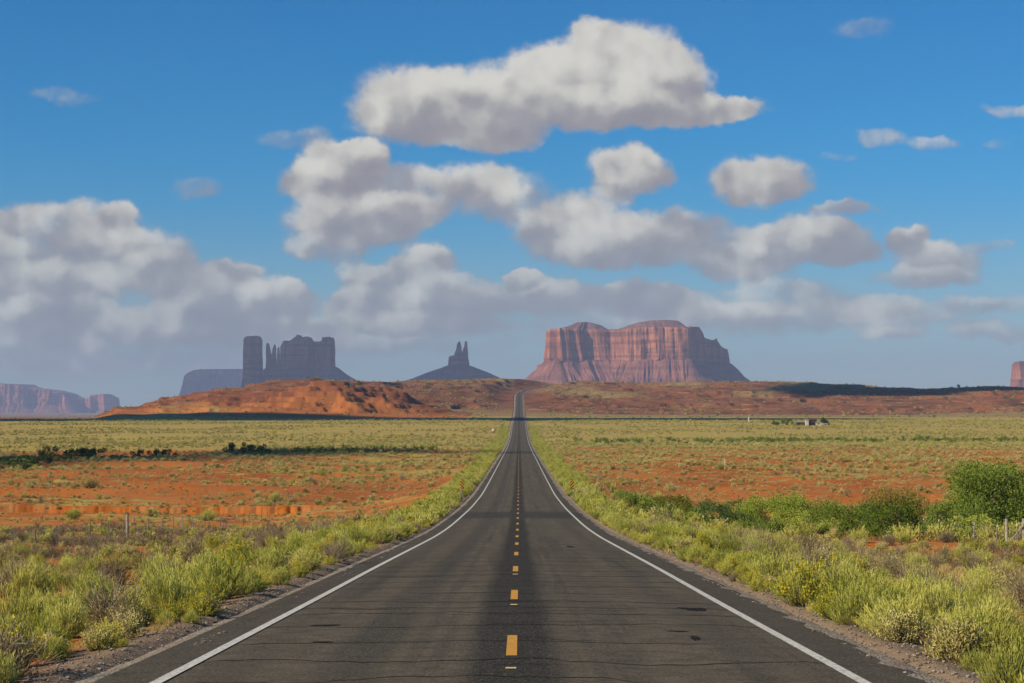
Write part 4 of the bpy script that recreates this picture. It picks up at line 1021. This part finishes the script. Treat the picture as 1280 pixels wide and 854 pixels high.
# bushes of the far left wash
for i, (px, Z, W_, H_, lb) in enumerate(((-8, 338, 11, 2.2, 'dark bush in the left wash, cut by the left edge'), (20, 352, 9, 2.2, 'dark bush second from the left edge in the wash'), (46, 368, 9, 2.3, 'dark bush third from the left in the wash'),
        (72, 384, 9, 2.8, 'tallest rounded dark bush of the left wash'), (97, 400, 9, 2.3, 'dark bush fifth from the left in the wash'), (122, 420, 9, 2.4, 'dark bush sixth from the left in the wash'),
        (185, 462, 10, 2.3, 'low dark bush in the middle of the left wash'), (208, 470, 9, 2.0, 'small dark bush right of the middle of the wash'), (300, 505, 10, 2.6, 'dark green bush near the right end of the wash'), (320, 510, 8, 2.3, 'rightmost dark green bush of the left wash'))):
    tree('wash_bush', at(px, Z), Z, W_, H_, 16, 0.3, 40 + i, lb, 'bush', L_dark, 1.8, .1, .12)
for i, (px, Z, W_, H_, lb) in enumerate(((972, 1105, 9, 3.0, 'green tree left of the homestead shed'), (983, 1110, 9, 4.0, 'green tree nearest the homestead shed'), (1029, 1118, 4, 4.6, 'slim dark tree right of the homestead shacks'), (1034.5, 1112, 2.2, 2.4, 'tiny dark tree at the right end of the homestead'))):
    tree('homestead_tree', at(px, Z), Z, W_, H_, 9, 0.5, 60 + i, lb, 'tree', L_dark if i > 1 else L_green, 1.6, .12, .2)
tree('lone_tree', at(1198, 2330), 2330, 6, 3.6, 8, 0.7, 70, 'tiny dark tree alone on the right skyline', 'tree', L_dark, 1.6, .12, .2)
# single larger shrubs that stand out on the red soil left of the road
def named_shrub(kn, px, Z, s, label):
    x = at(px, Z); e_ = emp(kn, (x, Z, float(height(x, Z)) - 0.04)); tag(e_, label, 'shrub')
    for pn, me in KINDS[kn]['hi'][int(px) % NVAR].items(): obj(pn, me, e_)
    e_.scale = (s * 1.25, s * 1.25, s); e_.rotation_euler[2] = px
named_shrub('rabbitbrush', 92, 196, 1.6, 'green rounded shrub before the left part of the orange cut bank')
named_shrub('sagebrush', 191, 200, 1.7, 'pale silver shrub before the middle of the orange cut bank')
named_shrub('rabbitbrush', 259, 194, 1.7, 'green shrub hiding the right part of the orange cut bank')
named_shrub('sagebrush', 112, 246, 2.6, 'large pale shrub on the red slope above the cut bank')
named_shrub('rabbitbrush', 345, 222, 1.6, 'yellow green shrub on the red slope above the end of the cut bank')
named_shrub('sagebrush', 839, 248, 1.9, 'grey green shrub alone on bare red soil right of the road')
named_shrub('sagebrush', 728, 192, 1.9, 'grey green shrub right behind the right striped marker')
named_shrub('sagebrush', 42, 268, 1.5, 'small silver shrub on red soil near the left edge')

# ------------------------------------------------------------------ fences
M_steel = simple('weathered_steel', (0.20, 0.19, 0.17), 0.6, .2, 5, .4, .3); M_wood = simple('grey_post_wood', (0.30, 0.27, 0.23), 0.9, .25, 9)
M_pale = simple('pale_post', (0.60, 0.58, 0.50), 0.7, .1, 5); M_wire = simple('wire', (0.22, 0.20, 0.18), 0.5, .1, 5, .4, .5)
def box(cx, cy_, z0, sx, sy, h, tap=0.0):
    v = [(cx + a * sx / 2 * (1 - tap * c), cy_ + b * sy / 2 * (1 - tap * c), z0 + c * h) for c in (0, 1) for a, b in ((-1, -1), (1, -1), (1, 1), (-1, 1))]
    return v, [(3, 2, 1, 0), (4, 5, 6, 7), (0, 1, 5, 4), (1, 2, 6, 5), (2, 3, 7, 6), (3, 0, 4, 7)]
def merge(*bs):
    vs, fs, o_ = [], [], 0
    for v, f in bs: vs += list(map(tuple, v)); fs += [tuple(i + o_ for i in q) for q in f]; o_ += len(v)
    return vs, fs
def fence(X0, Zs, label, wood, pale):
    x0, z0 = X0, Zs[0]; g0 = float(height(X0, Zs[0])); root = emp('wire_fence', (x0, z0, g0)); tag(root, label, 'fence')
    tops = []
    for i, Zp in enumerate(Zs):
        x = X0 + rng.normal(0, .08); g = float(height(x, Zp)); tops.append((x, Zp, g))
        v, f = box(0, 0, -0.2, .05, .05, 1.4)
        o = obj('fence_post', new_mesh('fence_post', v, f, [M_steel]), root, (x - x0, Zp - z0, g - g0)); o.rotation_euler = (rng.normal(0, .03), rng.normal(0, .04), rng.uniform(0, 1))
        if pale:
            v, f = box(0, 0, 1.1, .06, .06, .12); obj('post_tip', new_mesh('post_tip', v, f, [M_pale]), o)
    for Zp, dx in wood:
        x = X0 + dx; g = float(height(x, Zp)); P, f = tube([(0, 0, -.2), (0.01, 0, .7), (0, 0.01, 1.5)], .10, .085, 9)
        P = np.vstack([P, [[0, 0.01, 1.52]]]); f = [tuple(q) for q in f] + [(18 + i, 18 + (i + 1) % 9, 27) for i in range(9)]
        obj('wooden_post', new_mesh('wooden_post', P, f, [M_wood]), root, (x - x0, Zp - z0, g - g0))
    for h in (0.35, 0.65, 0.95, 1.18):
        pts = []
        for a, b in zip(tops[:-1], tops[1:]):
            for t_ in (0, .5): pts.append((a[0] + (b[0] - a[0]) * t_ - x0, a[1] + (b[1] - a[1]) * t_ - z0, a[2] + (b[2] - a[2]) * t_ - g0 + h - .03 * (t_ > 0)))
        v, f = tube(pts, .008, .008, 4); obj('wire', new_mesh('wire', v, f, [M_wire]), root)
    return root
fence(-26.0, list(np.arange(92, 235, 4.7)), 'wire fence on thin dark posts along the left of the road', [(130.5, .15)], False)
r_ = fence(28.0, list(np.arange(106, 150, 5.2)), 'wire fence with pale tipped posts beyond the right verge', [(113.5, -.1), (112, .5)], True)
v, f = tube([(0, 0, 0.05), (0.2, -1.0, 0.5), (0.55, -1.9, 1.25)], .06, .05, 7)
obj('brace', new_mesh('brace', v, f, [M_wood]), r_, (-.1, 113.6 - 106, float(height(28, 113)) - float(height(28, 106))))

# ------------------------------------------------------------------ striped object markers by the culvert
M_my = simple('marker_yellow', (0.62, 0.34, 0.03), 0.5, .08, 5); M_mk = simple('marker_black', (0.02, 0.018, 0.016), 0.5, .1, 5)
def marker(px, Z, s, label):
    x = at(px, Z); g = float(height(x, Z)); e_ = emp('object_marker', (x, Z, g)); tag(e_, label, 'road sign')
    v, f = box(0, 0.03, -.2, .07, .05, 1.95); obj('post', new_mesh('post', v, f, [M_steel]), e_)
    hw, z0, z1 = 0.16, 1.05, 1.98
    v, f = box(0, 0, z0, hw * 2, .012, z1 - z0); pn = obj('panel', new_mesh('panel', v, f, [M_my]), e_)
    vs, fs = [], []
    for k in range(-1, 4):
        a = z0 + 0.04 + k * 0.27
        q = [(-hw, a), (-hw, a + .135), (hw, a + .135 + .32), (hw, a + .32)]
        q = [(u * -s, min(max(w_, z0 + .005), z1 - .005)) for u, w_ in q]
        if abs(q[0][1] - q[1][1]) < .01 and abs(q[2][1] - q[3][1]) < .01: continue
        o_ = len(vs); vs += [(u, -.0085, w_) for u, w_ in q]; fs.append((o_, o_ + 1, o_ + 2, o_ + 3))
    obj('stripes', new_mesh('stripes', vs, fs, [M_mk]), pn)
marker(578, 172, 1, 'black and yellow striped marker panel left of the road')
marker(715, 172, -1, 'black and yellow striped marker panel right of the road')
# pale marker post far right and in the right field
def small_post(px, Z, h, wd, label, name='marker_post'):
    x = at(px, Z); v, f = box(0, 0, -.2, wd, wd, h + .2, .1); o = obj(name, new_mesh(name, v, f, [M_pale]), None, (x, Z, float(height(x, Z)))); tag(o, label, 'post')
small_post(905.5, 330, 1.9, .12, 'pale thin post standing in the scrub of the right field')
small_post(935.5, 1240, 3.2, .7, 'tiny tan post on the plain between road and homestead')
rv = []; th = np.linspace(0, 2 * np.pi, 12, endpoint=False)
for z, q in ((-.3, .8), (.1, 1), (.6, .85), (1.0, .45), (1.1, .02)): rv.append(np.column_stack([np.cos(th) * q * (1 + .15 * np.sin(th * 3)), np.sin(th) * q, np.full(12, z)]))
x = at(617, 985); o = obj('boulder', new_mesh('boulder', np.vstack(rv), grid_faces(5, 12, True), [simple('pale_stone', (0.62, 0.42, 0.30), .9, .1, 2)]), None, (x, 985, float(height(x, 985)))); tag(o, 'small pale pinkish rock on the plain left of the road', 'rock')

# ------------------------------------------------------------------ homestead
M_wall = simple('pale_siding', (0.55, 0.50, 0.42), .8, .1, 1); M_brown = simple('brown_boards', (0.10, 0.055, 0.04), .9, .2, 1); M_roof = simple('dull_roof', (0.33, 0.28, 0.22), .8, .15, 1); M_dark = simple('dark_opening', (0.02, 0.018, 0.016), .6, .1, 1)
def house(name, px, Z, w_, d_, h, roofh, wall, roof, label, cat, openings=()):
    x = at(px, Z); g = float(height(x, Z)); e_ = emp(name, (x, Z, g)); tag(e_, label, cat)
    v, f = box(0, 0, -.6, w_, d_, h + .6); wl_ = obj('wall', new_mesh('wall', v, f, [wall]), e_)
    ov = .35; a, b = w_ / 2 + ov, d_ / 2 + ov
    v = [(-a, -b, h - .05), (a, -b, h - .05), (a, b, h - .05), (-a, b, h - .05), (-a, 0, h + roofh), (a, 0, h + roofh), (-a, -b, h + .1), (a, -b, h + .1), (a, b, h + .1), (-a, b, h + .1)]
    f = [(3, 2, 1, 0), (0, 1, 7, 6), (6, 7, 5, 4), (2, 3, 9, 8), (8, 9, 4, 5), (1, 2, 8, 5, 7), (3, 0, 6, 4, 9)]
    obj('roof', new_mesh('roof', v, f, [roof]), e_)
    for nm, ox, z0, ww, hh in openings:
        v, f = box(ox, -d_ / 2 - .02, z0, ww, .06, hh); obj(nm, new_mesh(nm, v, f, [M_dark]), wl_)
house('shed', 1000.5, 1108, 5.4, 4, 1.9, .35, M_brown, M_roof, 'long low dark shed with a pale roof at the homestead', 'shed', (('door', -1.2, 0, 1.1, 1.7),))
house('cabin', 1008.2, 1104, 1.5, 3, 3.0, .2, M_wall, M_wall, 'narrow white cabin right of the low shed', 'cabin', ())
house('shack', 1015.2, 1106, 4.0, 4, 3.2, .6, M_brown, M_brown, 'dark brown shack in the middle of the homestead', 'shack', (('door', 0.5, 0, 1.0, 2.0),))
house('outbuilding', 1021.8, 1104, 2.4, 3, 1.7, .2, M_wall, M_roof, 'small pale outbuilding right of the brown shack', 'outbuilding', (('window', 0, .7, .6, .5),))
house('trailer', 1030.5, 1102, 3.0, 2, 1.2, .15, M_wall, M_wall, 'small white trailer below the slim dark tree', 'trailer', (('window', .4, .4, .7, .5),))
